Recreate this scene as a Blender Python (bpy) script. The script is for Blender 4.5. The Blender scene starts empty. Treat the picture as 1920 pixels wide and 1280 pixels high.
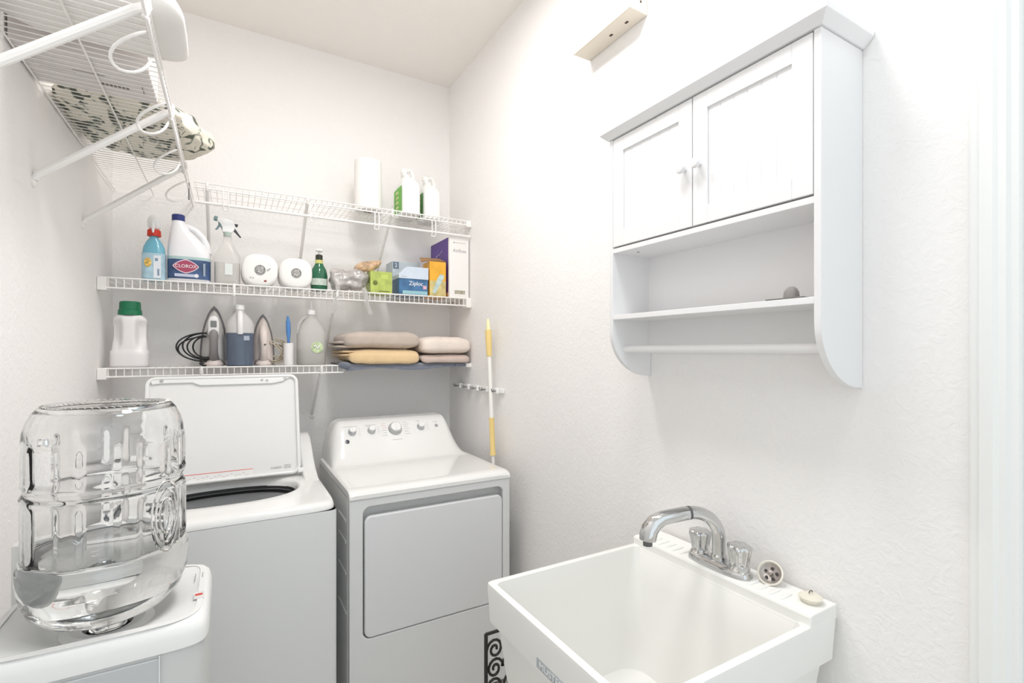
import bpy, math, random
from mathutils import Vector, Matrix, noise
random.seed(4)
PI = math.pi
SC = bpy.context.scene
COL = SC.collection

# ------------------------------------------------------------------ camera, world, light, exposure
cam_d = bpy.data.cameras.new('camera')
cam_d.sensor_width = 36.0
cam_d.lens = 920.0 / 1920.0 * 36.0
cam_d.shift_y = 18.0 / 1920.0
cam_d.clip_start = 0.02
cam = bpy.data.objects.new('camera', cam_d)
cam.location = (0, 0, 1.456)
cam.rotation_euler = (PI / 2, 0, math.radians(-30))
COL.objects.link(cam)
SC.camera = cam

world = bpy.data.worlds.new('daylight')
world.use_nodes = True
world.node_tree.nodes['Background'].inputs[0].default_value = (0.875, 0.955, 1.0, 1)
world.node_tree.nodes['Background'].inputs[1].default_value = 1.36
SC.world = world

SC.view_settings.view_transform = 'Standard'
SC.view_settings.look = 'None'
SC.view_settings.gamma = 1
SC.view_settings.use_curve_mapping = False
SC.view_settings.exposure = 0.0
SC.cycles.diffuse_bounces = 10
SC.cycles.max_bounces = 20


# ------------------------------------------------------------------ materials
MATS = {}


def mat(name, col, rough=0.5, metal=0.0, trans=0.0, ior=1.45, bump=0.0, bscale=40.0, var=0.0, vscale=8.0,
        coat=0.0, emit=0.0, alpha=1.0, spec=0.5, detail=4.0, sheen=0.0):
    if name in MATS:
        return MATS[name]
    m = bpy.data.materials.new(name)
    m.use_nodes = True
    nt = m.node_tree
    b = nt.nodes['Principled BSDF']
    b.inputs['Base Color'].default_value = (*col, 1)
    b.inputs['Roughness'].default_value = rough
    b.inputs['Metallic'].default_value = metal
    b.inputs['Transmission Weight'].default_value = trans
    b.inputs['IOR'].default_value = ior
    b.inputs['Coat Weight'].default_value = coat
    b.inputs['Alpha'].default_value = alpha
    b.inputs['Specular IOR Level'].default_value = spec
    b.inputs['Sheen Weight'].default_value = sheen
    tc = nt.nodes.new('ShaderNodeTexCoord')
    if emit:
        b.inputs['Emission Color'].default_value = (*col, 1)
        b.inputs['Emission Strength'].default_value = emit
    if var > 0:
        n = nt.nodes.new('ShaderNodeTexNoise')
        n.inputs['Scale'].default_value = vscale
        nt.links.new(tc.outputs['Object'], n.inputs['Vector'])
        r = nt.nodes.new('ShaderNodeValToRGB')
        r.color_ramp.elements[0].position = 0.3
        r.color_ramp.elements[1].position = 0.7
        r.color_ramp.elements[0].color = (*[max(0, c * (1 - var)) for c in col], 1)
        r.color_ramp.elements[1].color = (*[min(1, c * (1 + var)) for c in col], 1)
        nt.links.new(n.outputs['Fac'], r.inputs[0])
        nt.links.new(r.outputs[0], b.inputs['Base Color'])
    if bump > 0:
        n = nt.nodes.new('ShaderNodeTexNoise')
        n.inputs['Scale'].default_value = bscale
        n.inputs['Detail'].default_value = detail
        nt.links.new(tc.outputs['Object'], n.inputs['Vector'])
        bp = nt.nodes.new('ShaderNodeBump')
        bp.inputs['Strength'].default_value = bump
        bp.inputs['Distance'].default_value = 0.01
        nt.links.new(n.outputs['Fac'], bp.inputs['Height'])
        nt.links.new(bp.outputs[0], b.inputs['Normal'])
    MATS[name] = m
    return m


def wall_mat(name, col):
    """painted plaster with a knocked-down texture: flattened ridges"""
    m = mat(name, col, rough=0.62, spec=0.35)
    nt = m.node_tree
    b = nt.nodes['Principled BSDF']
    tc = nt.nodes.new('ShaderNodeTexCoord')
    n1 = nt.nodes.new('ShaderNodeTexNoise')
    n1.inputs['Scale'].default_value = 40
    n1.inputs['Detail'].default_value = 5
    n1.inputs['Distortion'].default_value = 1.2
    r = nt.nodes.new('ShaderNodeValToRGB')
    r.color_ramp.elements[0].position = 0.42
    r.color_ramp.elements[1].position = 0.6
    n2 = nt.nodes.new('ShaderNodeTexNoise')
    n2.inputs['Scale'].default_value = 130
    n2.inputs['Detail'].default_value = 3
    ad = nt.nodes.new('ShaderNodeMath')
    ad.operation = 'MULTIPLY_ADD'
    ad.inputs[1].default_value = 0.35
    bp = nt.nodes.new('ShaderNodeBump')
    bp.inputs['Strength'].default_value = 0.16
    bp.inputs['Distance'].default_value = 0.004
    nt.links.new(tc.outputs['Object'], n1.inputs['Vector'])
    nt.links.new(tc.outputs['Object'], n2.inputs['Vector'])
    nt.links.new(n1.outputs['Fac'], r.inputs[0])
    nt.links.new(n2.outputs['Fac'], ad.inputs[0])
    nt.links.new(r.outputs[0], ad.inputs[2])
    nt.links.new(ad.outputs[0], bp.inputs['Height'])
    nt.links.new(bp.outputs[0], b.inputs['Normal'])
    return m


WALL = wall_mat('wall_paint', (0.87, 0.855, 0.845))
CEIL = wall_mat('ceiling_paint', (0.87, 0.835, 0.80))
TRIM = mat('trim_paint', (0.82, 0.83, 0.82), 0.35)
APPL = mat('appliance_white', (0.80, 0.80, 0.79), 0.16, coat=0.4)
APPLF = mat('appliance_front_white', (0.70, 0.71, 0.71), 0.35, bump=0.01, bscale=600)
PLAST = mat('white_plastic', (0.84, 0.84, 0.835), 0.3, bump=0.01, bscale=200)
WIRE = mat('white_vinyl_wire', (0.86, 0.84, 0.82), 0.35, bump=0.01, bscale=100)
CAB = mat('cabinet_white', (0.80, 0.795, 0.80), 0.4, bump=0.008, bscale=120)
SINK = mat('sink_plastic', (0.83, 0.825, 0.80), 0.33, bump=0.012, bscale=220)
CHROME = mat('chrome', (0.62, 0.62, 0.62), 0.08, 1.0, var=0.03, vscale=20)
GREY = mat('grey_rubber', (0.10, 0.10, 0.10), 0.6, bump=0.02)
BLACK = mat('black_plastic', (0.02, 0.02, 0.02), 0.4, bump=0.02)
STEEL = mat('brushed_steel', (0.45, 0.46, 0.47), 0.35, 1.0, bump=0.02, bscale=150)


# ------------------------------------------------------------------ geometry builder
class G:
    def __init__(s):
        s.v = []
        s.f = []

    def add(s, vs, fs):
        o = len(s.v)
        s.v += [Vector(p) for p in vs]
        s.f += [tuple(i + o for i in f) for f in fs]
        return s

    def box(s, x0, x1, y0, y1, z0, z1):
        vs = [(x, y, z) for z in (z0, z1) for y in (y0, y1) for x in (x0, x1)]
        fs = [(0, 2, 3, 1), (4, 5, 7, 6), (0, 1, 5, 4), (2, 6, 7, 3), (0, 4, 6, 2), (1, 3, 7, 5)]
        return s.add(vs, fs)

    def rbox(s, x0, x1, y0, y1, z0, z1, r=0.01, p=None, seg=5):
        """box with rounded vertical corners and small fillets on top and bottom"""
        cx, cy, hx, hy = (x0 + x1) / 2, (y0 + y1) / 2, (x1 - x0) / 2, (y1 - y0) / 2
        e = min(r * 0.5, (z1 - z0) * 0.3)
        R = [(cx, cy, z0, hx - e, hy - e), (cx, cy, z0 + e, hx, hy), (cx, cy, z1 - e, hx, hy),
             (cx, cy, z1 - e * 0.3, hx - e * 0.3, hy - e * 0.3), (cx, cy, z1, hx - e, hy - e)]
        return s.rr(R, r, seg)

    def rr(s, rings, r, seg=5, cap0=True, cap1=True):
        """stack of rounded rectangles (cx,cy,z,hx,hy[,r])"""
        n = 4 * (seg + 1)
        vs = []
        for R in rings:
            cx, cy, z, hx, hy = R[:5]
            rad = min(R[5] if len(R) > 5 else r, hx * 0.999, hy * 0.999)
            for q, (sx, sy) in enumerate(((1, 1), (-1, 1), (-1, -1), (1, -1))):
                for k in range(seg + 1):
                    a = q * PI / 2 + k / seg * PI / 2
                    vs.append((cx + sx * (hx - rad) + rad * math.cos(a), cy + sy * (hy - rad) + rad * math.sin(a), z))
        fs = []
        for i in range(len(rings) - 1):
            for j in range(n):
                k = (j + 1) % n
                fs.append((i * n + j, i * n + k, (i + 1) * n + k, (i + 1) * n + j))
        if cap0:
            fs.append(tuple(range(n - 1, -1, -1)))
        if cap1:
            fs.append(tuple((len(rings) - 1) * n + j for j in range(n)))
        return s.add(vs, fs)

    def loft(s, rings, n=40, cap0=True, cap1=True, p=2.0):
        """superellipse rings (cx,cy,z,hx,hy[,p])"""
        vs = []
        for R in rings:
            cx, cy, z, hx, hy = R[:5]
            q = R[5] if len(R) > 5 else p
            for j in range(n):
                a = 2 * PI * j / n
                c, d = math.cos(a), math.sin(a)
                vs.append((cx + hx * math.copysign(abs(c) ** (2 / q), c), cy + hy * math.copysign(abs(d) ** (2 / q), d), z))
        fs = []
        for i in range(len(rings) - 1):
            for j in range(n):
                k = (j + 1) % n
                fs.append((i * n + j, i * n + k, (i + 1) * n + k, (i + 1) * n + j))
        if cap0:
            fs.append(tuple(range(n - 1, -1, -1)))
        if cap1:
            fs.append(tuple((len(rings) - 1) * n + j for j in range(n)))
        return s.add(vs, fs)

    def tube(s, pts, r, n=8, closed=False):
        pts = [Vector(p) for p in pts]
        rs = r if isinstance(r, (list, tuple)) else [r] * len(pts)
        N = len(pts)
        vs, fs = [], []
        up = None
        for i, p in enumerate(pts):
            if closed:
                t = pts[(i + 1) % N] - pts[i - 1]
            else:
                t = pts[min(i + 1, N - 1)] - pts[max(i - 1, 0)]
            t.normalize()
            if up is None:
                up = Vector((0, 0, 1)) if abs(t.z) < 0.9 else Vector((0, 1, 0))
            a = t.cross(up)
            if a.length < 1e-5:
                a = t.orthogonal()
            a.normalize()
            b = a.cross(t).normalized()
            up = b
            for j in range(n):
                w = 2 * PI * j / n
                vs.append(p + (a * math.cos(w) + b * math.sin(w)) * rs[i])
        M = N if closed else N - 1
        for i in range(M):
            k = (i + 1) % N
            for j in range(n):
                l = (j + 1) % n
                fs.append((i * n + j, i * n + l, k * n + l, k * n + j))
        if not closed:
            fs.append(tuple(range(n - 1, -1, -1)))
            fs.append(tuple((N - 1) * n + j for j in range(n)))
        return s.add(vs, fs)

    def lathe(s, prof, o=(0, 0, 0), axis=(0, 0, 1), n=32, caps=True):
        """profile of (radius, height) along an axis"""
        o = Vector(o)
        ax = Vector(axis).normalized()
        a = ax.orthogonal().normalized()
        b = ax.cross(a)
        vs, fs = [], []
        for r, h in prof:
            for j in range(n):
                w = 2 * PI * j / n
                vs.append(o + ax * h + (a * math.cos(w) + b * math.sin(w)) * max(r, 1e-5))
        for i in range(len(prof) - 1):
            for j in range(n):
                k = (j + 1) % n
                fs.append((i * n + j, i * n + k, (i + 1) * n + k, (i + 1) * n + j))
        if caps:
            fs.append(tuple(range(n - 1, -1, -1)))
            fs.append(tuple((len(prof) - 1) * n + j for j in range(n)))
        return s.add(vs, fs)

    def prism(s, poly, m, d0, d1):
        """2-D polygon extruded: m(u,v,d)->point"""
        n = len(poly)
        vs = [m(u, v, d0) for u, v in poly] + [m(u, v, d1) for u, v in poly]
        fs = [tuple(range(n - 1, -1, -1)), tuple(range(n, 2 * n))]
        for j in range(n):
            k = (j + 1) % n
            fs.append((j, k, n + k, n + j))
        return s.add(vs, fs)

    def grid(s, fn, nu, nv, flip=False):
        vs = [fn(i / nu, j / nv) for i in range(nu + 1) for j in range(nv + 1)]
        fs = []
        for i in range(nu):
            for j in range(nv):
                a = i * (nv + 1) + j
                q = (a, a + nv + 1, a + nv + 2, a + 1)
                fs.append(q[::-1] if flip else q)
        return s.add(vs, fs)

    def blob(s, c, h, p1=2.5, p2=2.5, nu=48, nv=28, amp=0.0, fr=10.0, warp=None, seed=0.0, octs=3):
        """superellipsoid with noise"""
        vs, fs = [], []

        def sp(x, e):
            return math.copysign(abs(x) ** (2 / e), x)
        for i in range(nv + 1):
            ph = -PI / 2 + PI * i / nv
            for j in range(nu):
                th = 2 * PI * j / nu
                x = sp(math.cos(ph), p2) * sp(math.cos(th), p1)
                y = sp(math.cos(ph), p2) * sp(math.sin(th), p1)
                z = sp(math.sin(ph), p2)
                P = Vector((c[0] + h[0] * x, c[1] + h[1] * y, c[2] + h[2] * z))
                if amp:
                    k = 0
                    f = fr
                    a = amp
                    for _ in range(octs):
                        k += noise.noise(P * f + Vector((seed, seed * 2, 0))) * a
                        f *= 2.1
                        a *= 0.5
                    P += Vector((x, y, z)).normalized() * k
                if warp:
                    P = Vector(warp(P))
                vs.append(P)
        for i in range(nv):
            for j in range(nu):
                k = (j + 1) % nu
                fs.append((i * nu + j, i * nu + k, (i + 1) * nu + k, (i + 1) * nu + j))
        return s.add(vs, fs)

    def xf(s, M):
        s.v = [M @ p for p in s.v]
        return s


ORG = {}


def obj(name, g, m, parent=None, smooth=30, bevel=0.0, bseg=3, loc=None, sub=0, stuff=False):
    """link one mesh object. World-space geometry is moved into its thing's own space."""
    me = bpy.data.meshes.new(name)
    o = bpy.data.objects.new(name, me)
    if parent is not None:
        off = ORG[parent.name]
        ORG[o.name] = off
    else:
        off = Vector(loc) if loc is not None else Vector((0, 0, 0))
        ORG[o.name] = off
        o.location = off
    me.from_pydata([tuple(p - off) for p in g.v], [], g.f)
    me.validate()
    me.materials.append(m)
    me.update()
    if smooth:
        me.polygons.foreach_set('use_smooth', [True] * len(me.polygons))
        me.set_sharp_from_angle(angle=math.radians(smooth))
    COL.objects.link(o)
    if parent is not None:
        o.parent = parent
    if bevel:
        b = o.modifiers.new('bevel', 'BEVEL')
        b.width = bevel
        b.segments = bseg
        b.limit_method = 'ANGLE'
        b.angle_limit = math.radians(40)
    if sub:
        b = o.modifiers.new('sub', 'SUBSURF')
        b.levels = sub
        b.render_levels = sub
    if stuff:
        o['kind'] = 'stuff'
    return o


def tag(o, label, cat, group=None):
    o['label'] = label
    o['category'] = cat
    if group:
        o['group'] = group
    return o


def thing(name, label, cat, loc, group=None):
    o = bpy.data.objects.new(name, None)
    o.empty_display_size = 0.05
    COL.objects.link(o)
    o.location = loc
    ORG[o.name] = Vector(loc)
    return tag(o, label, cat, group)


def struct(o):
    o['kind'] = 'structure'
    return o


def text(name, s, size, loc, rot, m, parent, depth=0.0004, sx=1.0):
    cu = bpy.data.curves.new(name, 'FONT')
    cu.body = s
    cu.size = size
    cu.align_x = 'CENTER'
    cu.align_y = 'CENTER'
    cu.extrude = depth
    tmp = bpy.data.objects.new(name + '_curve', cu)
    me = bpy.data.meshes.new_from_object(tmp)
    bpy.data.objects.remove(tmp)
    M = Matrix.Translation(Vector(loc)) @ rot.to_4x4() @ Matrix.Diagonal((sx, 1, 1, 1))
    g = G()
    g.add([M @ v.co for v in me.vertices], [tuple(p.vertices) for p in me.polygons])
    bpy.data.meshes.remove(me)
    return obj(name, g, m, parent, smooth=0)


R_FRONT = Matrix.Rotation(PI / 2, 3, 'X')                                   # lettering that faces -y
R_LEFT = Matrix.Rotation(-PI / 2, 3, 'Z') @ Matrix.Rotation(PI / 2, 3, 'X')  # lettering that faces -x
R_RIGHT = Matrix.Rotation(PI / 2, 3, 'Z') @ Matrix.Rotation(PI / 2, 3, 'X')  # lettering that faces +x

# ------------------------------------------------------------------ the room
XL, XR, YB, YF, ZC = -0.445, 1.16, 2.765, -1.3, 3.048


def wall(name, *b, m=None):
    return struct(obj(name, G().box(*b), m or WALL, smooth=0))


TILE = mat('floor_tile', (0.60, 0.57, 0.53), 0.4, var=0.05)
struct(obj('floor', G().box(XL - .1, XR + .1, YF, YB + .1, -0.1, 0), TILE, smooth=0))
struct(obj('ceiling', G().box(XL - .1, XR + .1, YF, YB + .1, ZC, ZC + .1), CEIL, smooth=0))
wall('wall_left', XL - .1, XL, YF, YB + .1, 0, ZC)
wall('wall_back', XL, XR, YB, YB + .1, 0, ZC)
DY0, DY1, DZ = -0.50, 0.285, 2.08   # doorway in the right wall
g = G().box(XR, XR + .1, DY1, YB + .1, 0, ZC).box(XR, XR + .1, YF, DY0, 0, ZC).box(XR, XR + .1, DY0, DY1, DZ, ZC)
struct(obj('wall_right', g, WALL, smooth=0))
# moulded door casing: profile steps across its width
prof = [(0, 0), (0, .010), (.003, .013), (.012, .014), (.016, .019), (.034, .021), (.040, .017), (.050, .017),
        (.055, .012), (.064, .010), (.067, .006), (.067, 0)]


def casing(y0, sgn):
    g = G()
    return g.prism([(y0 + sgn * a, XR - h) for a, h in prof], lambda u, v, d: (v, u, d), 0.0, DZ + .07)


struct(obj('trim_1', casing(DY1 + .067, -1), TRIM, smooth=20))
struct(obj('trim_2', casing(DY0 - .067, 1), TRIM, smooth=20))
struct(obj('trim_3', G().prism([(DZ + a, XR - h) for a, h in prof], lambda u, v, d: (v, d, u), DY0 - .002, DY1 + .002), TRIM, smooth=20))
struct(obj('trim_4', G().box(XR - .001, XR + .1, DY1 - .018, DY1, 0, DZ).box(XR - .001, XR + .1, DY0, DY0 + .018, 0, DZ), TRIM, smooth=0))
door = struct(obj('door_1', G().box(XR + .03, XR + .066, DY0 + .02, DY1 - .02, 0.01, DZ - .003), TRIM, bevel=.002))
struct(obj('baseboard_left', G().box(XL, XL + .012, YF, YB, 0, .09), TRIM, bevel=.003))
struct(obj('baseboard_back', G().box(XL + .012, XR - .012, YB - .012, YB, 0, .09), TRIM, bevel=.003))
struct(obj('baseboard_right', G().box(XR - .012, XR, DY1 + .067, YB, 0, .09), TRIM, bevel=.003))

# dome ceiling lamp, then two more added as fill light (all outside the frame)
for lx_, lb_, ly_, r_, en_, co_ in (
        (.40, 'round white dome ceiling lamp above the washer and dryer end', 1.55, .16, 11.2, (1, .955, .925)),
        (.50, 'added fill lamp with round white dome, unseen, over the middle of the laundry room', .85, .20, 12.6, (1, .995, .99)),
        (.52, 'added fill lamp with round white dome, unseen, near the laundry room entrance', .05, .20, 5.0, (.80, .92, 1))):
    lamp = thing('ceiling_or_fill_lamp', lb_, 'lamp', (lx_, ly_, ZC))
    obj('dome', G().lathe([(.02, 0), (r_ + .02, 0), (r_ + .02, -.02), (r_ - .01, -.028), (.02, -.028)], (lx_, ly_, ZC), n=48), PLAST, lamp)
    L = bpy.data.lights.new('dome_light', 'AREA')
    L.shape = 'DISK'
    L.size = r_ * 2
    L.energy = en_
    L.color = co_
    lo = bpy.data.objects.new('dome_light', L)
    lo.location = (lx_, ly_, ZC - .04)
    COL.objects.link(lo)


# ------------------------------------------------------------------ wire shelving
def wire_shelf(name, label, loc, mp, a0, a1, depth, lip, mids, braces, foot_drop, ends, rod=None, hooks=(), br=.0075):
    """mp(a, b, z): a along the wall, b out from the wall, z relative to the deck"""
    t = thing(name, label, 'shelf', loc)
    g = G()
    n = int((a1 - a0) / 0.0254)
    for i in range(n + 1):
        a = a0 + .006 + i * 0.0254
        g.tube([mp(a, 0.004, 0), mp(a, depth - .004, 0), mp(a, depth, -.004), mp(a, depth, -lip)], [.0013, .0014, .0019, .0019], 6)
    obj('wire_deck', g, WIRE, t)
    g = G()
    for b in mids:
        g.tube([mp(a0, b, -.003), mp(a1, b, -.003)], 0.0024, 6)
    obj('cross_rod', g, WIRE, t)
    g = G()
    g.tube([mp(a0, depth + .001, 0), mp(a1, depth + .001, 0)], 0.0033, 8)
    g.tube([mp(a0, depth + .001, -lip), mp(a1, depth + .001, -lip)], 0.0036, 8)
    obj('front_rail', g, WIRE, t)
    for a in braces:
        g = G()
        g.tube([mp(a, depth - .004, -lip * .6), mp(a, depth - .02, -lip * .9), mp(a, 0.012, -foot_drop + .01), mp(a, .004, -foot_drop - .004)], br, 10)
        g.lathe([(.001, 0), (.013, 0), (.013, .004), (.006, .008), (.001, .009)], mp(a, .0, -foot_drop - .012), (Vector(mp(a, 1, 0)) - Vector(mp(a, 0, 0))), 14)
        g.tube([mp(a, depth + .003, .004), mp(a, depth + .006, -lip * .5), mp(a, depth - .002, -lip - .006)], 0.006, 8)
        obj('support_brace', g, WIRE, t)
    for a, sg in ends:
        g = G()
        x0, x1 = sorted((a, a + sg * .030))
        p = [mp(x0, depth - .05, -lip - .010), mp(x1, depth + .006, .0010)]
        g.box(min(p[0][0], p[1][0]), max(p[0][0], p[1][0]), min(p[0][1], p[1][1]), max(p[0][1], p[1][1]), p[0][2], p[1][2])
        obj('end_bracket', g, WIRE, t, bevel=.002)
    if rod is not None:
        g = G()
        g.tube([mp(a0, depth + rod[0], -rod[1]), mp(a1, depth + rod[0], -rod[1])], rod[2], 10)
        obj('hang_rail', g, WIRE, t)
        for a in hooks:
            g = G()
            for q_ in (0, .02):
                g.tube([mp(a + q_, depth, -lip), mp(a + q_, depth + rod[0] + .006, -lip - .01), mp(a + q_, depth + rod[0] + .007, -rod[1] - .006),
                        mp(a + q_, depth + rod[0] - .004, -rod[1] - .022)], .0028, 7)
            g.tube([mp(a, depth + rod[0] - .004, -rod[1] - .022), mp(a + .02, depth + rod[0] - .004, -rod[1] - .022)], .0028, 7)
            obj('rail_hook', g, WIRE, t)
    return t


def back_map(z):
    return lambda a, b, dz: (a, YB - b, z + dz)


Z1, Z2, Z3 = 2.170, 1.745, 1.387
ZL = 2.172
wire_shelf('wire_shelf', 'top white wire shelf on back wall holding paper roll and two white jugs', (0.5, YB, Z1), back_map(Z1), -0.128, XR - .003, 0.305, .022,
           (0.012, .10, .20), (-.08, .32, .72), .265, ((XR - .001, -1),), rod=(.0, .083, .0055), hooks=(-.02, .33, .63, .93))
wire_shelf('wire_shelf', 'middle white wire shelf on back wall crowded with bleach, rolls and boxes', (0.36, YB, Z2), back_map(Z2), XL + .003, XR - .003, 0.305, .040,
           (0.012, .15), (.02, .45), .27, ((XL + .001, 1), (XR - .001, -1)))
wire_shelf('wire_shelf', 'lowest white wire shelf on back wall above the washer, holding irons and jugs', (0.36, YB, Z3), back_map(Z3), XL + .003, .478, 0.305, .033,
           (0.012, .15), (-.1, .38), .26, ((XL + .001, 1),))
wire_shelf('wire_shelf', 'short wire shelf without a front lip carrying the folded towels above the dryer', (0.82, YB, Z3), back_map(Z3), .486, XR - .003, 0.305, .009,
           (0.012, .15), (), .12, ((XR - .001, -1),))
ls = wire_shelf('wire_shelf', 'white wire shelf on left wall high up with quilt and box', (XL, 1.8, ZL),
                lambda a, b, dz: (XL + b, a, ZL + dz), 0.45, YB - .004, 0.298, .034, (0.008, .148), (.73, 1.235, 1.74, 2.245), .262, (), br=.0098)
for a in (1.33, 1.68, 2.04, 2.40):
    xf = XL + .298
    g = G().tube([(xf, a - .03, ZL - .03), (xf - .03, a - .035, ZL - .05), (xf - .065, a - .02, ZL - .075), (xf - .075, a, ZL - .095), (xf - .06, a + .01, ZL - .112),
                  (xf - .03, a + .015, ZL - .108), (xf - .008, a + .02, ZL - .085), (xf - .001, a + .02, ZL - .06)], .0042, 8)
    obj('rod_hook', g, WIRE, ls, sub=1)
obj('joint_clip', G().box(XL + .298, XL + .304, YB - .317, YB - .309, ZL - .085, ZL - .012), mat('clip_grey', (.25, .24, .23), .4), ls, bevel=.003)

# ------------------------------------------------------------------ washer
WX0, WX1, WY0, WY1 = -.355, .330, 1.795, 2.50
w = thing('washing_machine', 'white top-loading washer with its lid open, left of the dryer', 'washing machine', ((WX0 + WX1) / 2, 2.15, 0))
g = G()
g.rr([((WX0 + WX1) / 2, (WY0 + WY1) / 2, z, (WX1 - WX0) / 2, (WY1 - WY0) / 2) for z in (.02, .902)], .022, 5, True, False)
obj('cabinet', g, APPLF, w)
for x in (WX0 + .05, WX1 - .05):
    for y in (WY0 + .05, WY1 - .05):
        obj('foot', G().lathe([(.02, 0), (.02, .03)], (x, y, 0), n=12), GREY, w)
ocx, ocy, oa, ob = -.012, 2.118, .252, .172


def washer_ring(s, n=96):
    """s 0..1: opening ellipse to outer rounded rectangle"""
    pts = []
    cx, cy = (WX0 + WX1) / 2, (WY0 + WY1) / 2
    hx, hy = (WX1 - WX0) / 2, (WY1 - WY0) / 2
    for j in range(n):
        a = 2 * PI * j / n
        c, d = math.cos(a), math.sin(a)
        ex, ey = ocx + oa * math.copysign(abs(c) ** (2 / 2.5), c), ocy + ob * math.copysign(abs(d) ** (2 / 2.5), d)
        rx, ry = cx + hx * math.copysign(abs(c) ** (2 / 14), c), cy + hy * math.copysign(abs(d) ** (2 / 14), d)
        pts.append((ex * (1 - s) + rx * s, ey * (1 - s) + ry * s))
    return pts


g = G()
n = 96
levels = [(-.06, .902), (-.05, .915), (-.03, .924), (0, .929), (.06, .932), (.3, .931), (.75, .930), (.88, .929), (.95, .925), (.985, .917), (1.0, .907), (1.0, .903)]
vs, fs = [], []
for s_, z in levels:
    vs += [(x, y, z) for x, y in washer_ring(s_, n)]
for i in range(len(levels) - 1):
    for j in range(n):
        k = (j + 1) % n
        fs.append((i * n + j, i * n + k, (i + 1) * n + k, (i + 1) * n + j))
g.add(vs, fs)
obj('top_cover', g, APPL, w, smooth=60)
g = G()
g.loft([(ocx, ocy, .9035, .250, .166, 2.5), (ocx, ocy, .9035, .240, .156, 2.5), (ocx, ocy, .892, .238, .154, 2.5), (ocx, ocy, .892, .250, .168, 2.5)], 72, False, False)
obj('tub_seal', g, BLACK, w)
g = G()
g.loft([(ocx, ocy, .891, .252, .176, 2.4), (ocx, ocy, .891, .244, .166, 2.4), (ocx, ocy, .886, .244, .166, 2.4), (ocx, ocy, .884, .252, .176, 2.4)], 72, False, False)
obj('seal_ring', g, STEEL, w)
g = G()
g.loft([(ocx, ocy, .883, .256, .19, 2.3), (ocx, ocy, .883, .246, .176, 2.3), (ocx, ocy, .872, .246, .178, 2.3), (ocx, ocy, .872, .26, .20, 2.3)], 72, False, False)
obj('balance_ring', g, BLACK, w)
g = G()
TUB = mat('tub_grey', (.66, .67, .68), .35, .1, bump=.01)
g.loft([(ocx, ocy, .870, .262, .24, 2.1), (ocx, ocy, .868, .25, .205, 2.1), (ocx, ocy, .83, .25, .215, 2.1), (ocx, ocy, .60, .24, .23, 2), (ocx, ocy, .40, .22, .22, 2)], 72, False, False)
g.loft([(ocx, ocy, .40, .22, .22, 2), (ocx, ocy, .398, .01, .01, 2)], 72, False, True)
obj('tub', g, TUB, w)
obj('agitator', G().lathe([(.10, .0), (.07, .04), (.05, .16), (.035, .26), (.001, .27)], (ocx, ocy, .40)), mat('agitator_grey', (.62, .63, .64), .4), w)
# backsplash console behind the lid
prof2 = [(2.285, .926), (2.315, .95), (2.335, .99), (2.352, 1.04), (2.372, 1.078), (2.41, 1.098), (2.47, 1.103), (2.498, 1.09), (2.50, .905), (2.285, .905)]
for ex0, ex1 in ((WX0 + .004, -.285), (.268, WX1 - .006)):
    pe = [(2.10, .926), (2.17, .936), (2.24, .958), (2.30, .990), (2.36, 1.035), (2.41, 1.066), (2.46, 1.078), (2.495, 1.07), (2.50, 1.05), (2.50, .905), (2.10, .905)]
    obj('console_side', G().prism(pe, lambda u, v, q: (q, u, v), ex0, ex1), APPL, w, smooth=50, bevel=.012, bseg=4)
g = G().prism(prof2, lambda u, v, d: (d, u, v), -.284, .267)
obj('console', g, APPL, w, smooth=50, bevel=.012, bseg=4)
# open lid: local (s along x, t up the lid, d out of its inner face)
LB, LT = Vector((0, 2.235, .945)), Vector((0, 2.352, 1.352))
ldir = (LT - LB).normalized()
lnor = Vector((0, -ldir.z, ldir.y))
LH = (LT - LB).length


def LP(s_, t_, d_):
    p = LB + ldir * t_ + lnor * d_
    return Vector((s_, p.y, p.z))


def rrect(x0, x1, y0, y1, r, seg=6):
    out = []
    for q, (cx, cy) in enumerate(((x1 - r, y1 - r), (x0 + r, y1 - r), (x0 + r, y0 + r), (x1 - r, y0 + r))):
        for k in range(seg + 1):
            a = q * PI / 2 + k / seg * PI / 2
            out.append((cx + r * math.cos(a), cy + r * math.sin(a)))
    return out


LX0, LX1 = -.277, .262
LIDM = mat('lid_white', (.75, .745, .735), .28, coat=.2)
lid = obj('lid', G().prism(rrect(LX0, LX1, 0, LH, .03), LP, -.012, .0), LIDM, w, bevel=.003)
rim = G().tube([LP(a, b, .004) for a, b in rrect(LX0 + .005, LX1 - .005, .005, LH - .005, .028)], .0075, 8, closed=True)
obj('lid_rim', rim, APPL, lid, smooth=70)
g = G().prism([(LX0 + .012, LH - .01), (LX0 + .02, LH - .030), (LX0 + .05, LH - .026), (-.125, LH - .026), (-.10, LH - .038), (LX1 - .10, LH - .038),
               (LX1 - .06, LH - .030), (LX1 - .03, LH - .012)], LP, -.001, .009)
obj('lid_handle_strip', g, APPL, lid, bevel=.003)
BOLT = mat('bolt_grey', (.42, .42, .42), .4, .5)
for a, r_, t_ in ((LX0 + .05, .006, .016), (LX1 - .05, .006, .016), (LX1 - .14, .005, .022), (LX1 - .12, .005, .024)):
    obj('lid_bolt', G().lathe([(.001, .003), (r_, .003), (r_ + .001, 0)], LP(a, LH - t_, .008), lnor, 12), BOLT, lid)
LAB = mat('label_paper', (.80, .79, .78), .5, var=.04, vscale=60)
st = obj('warning_label', G().prism([(-.235, .012), (.085, .012), (.085, .038), (-.235, .038)], LP, .0008, .0016), LAB, lid, smooth=0)
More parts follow.
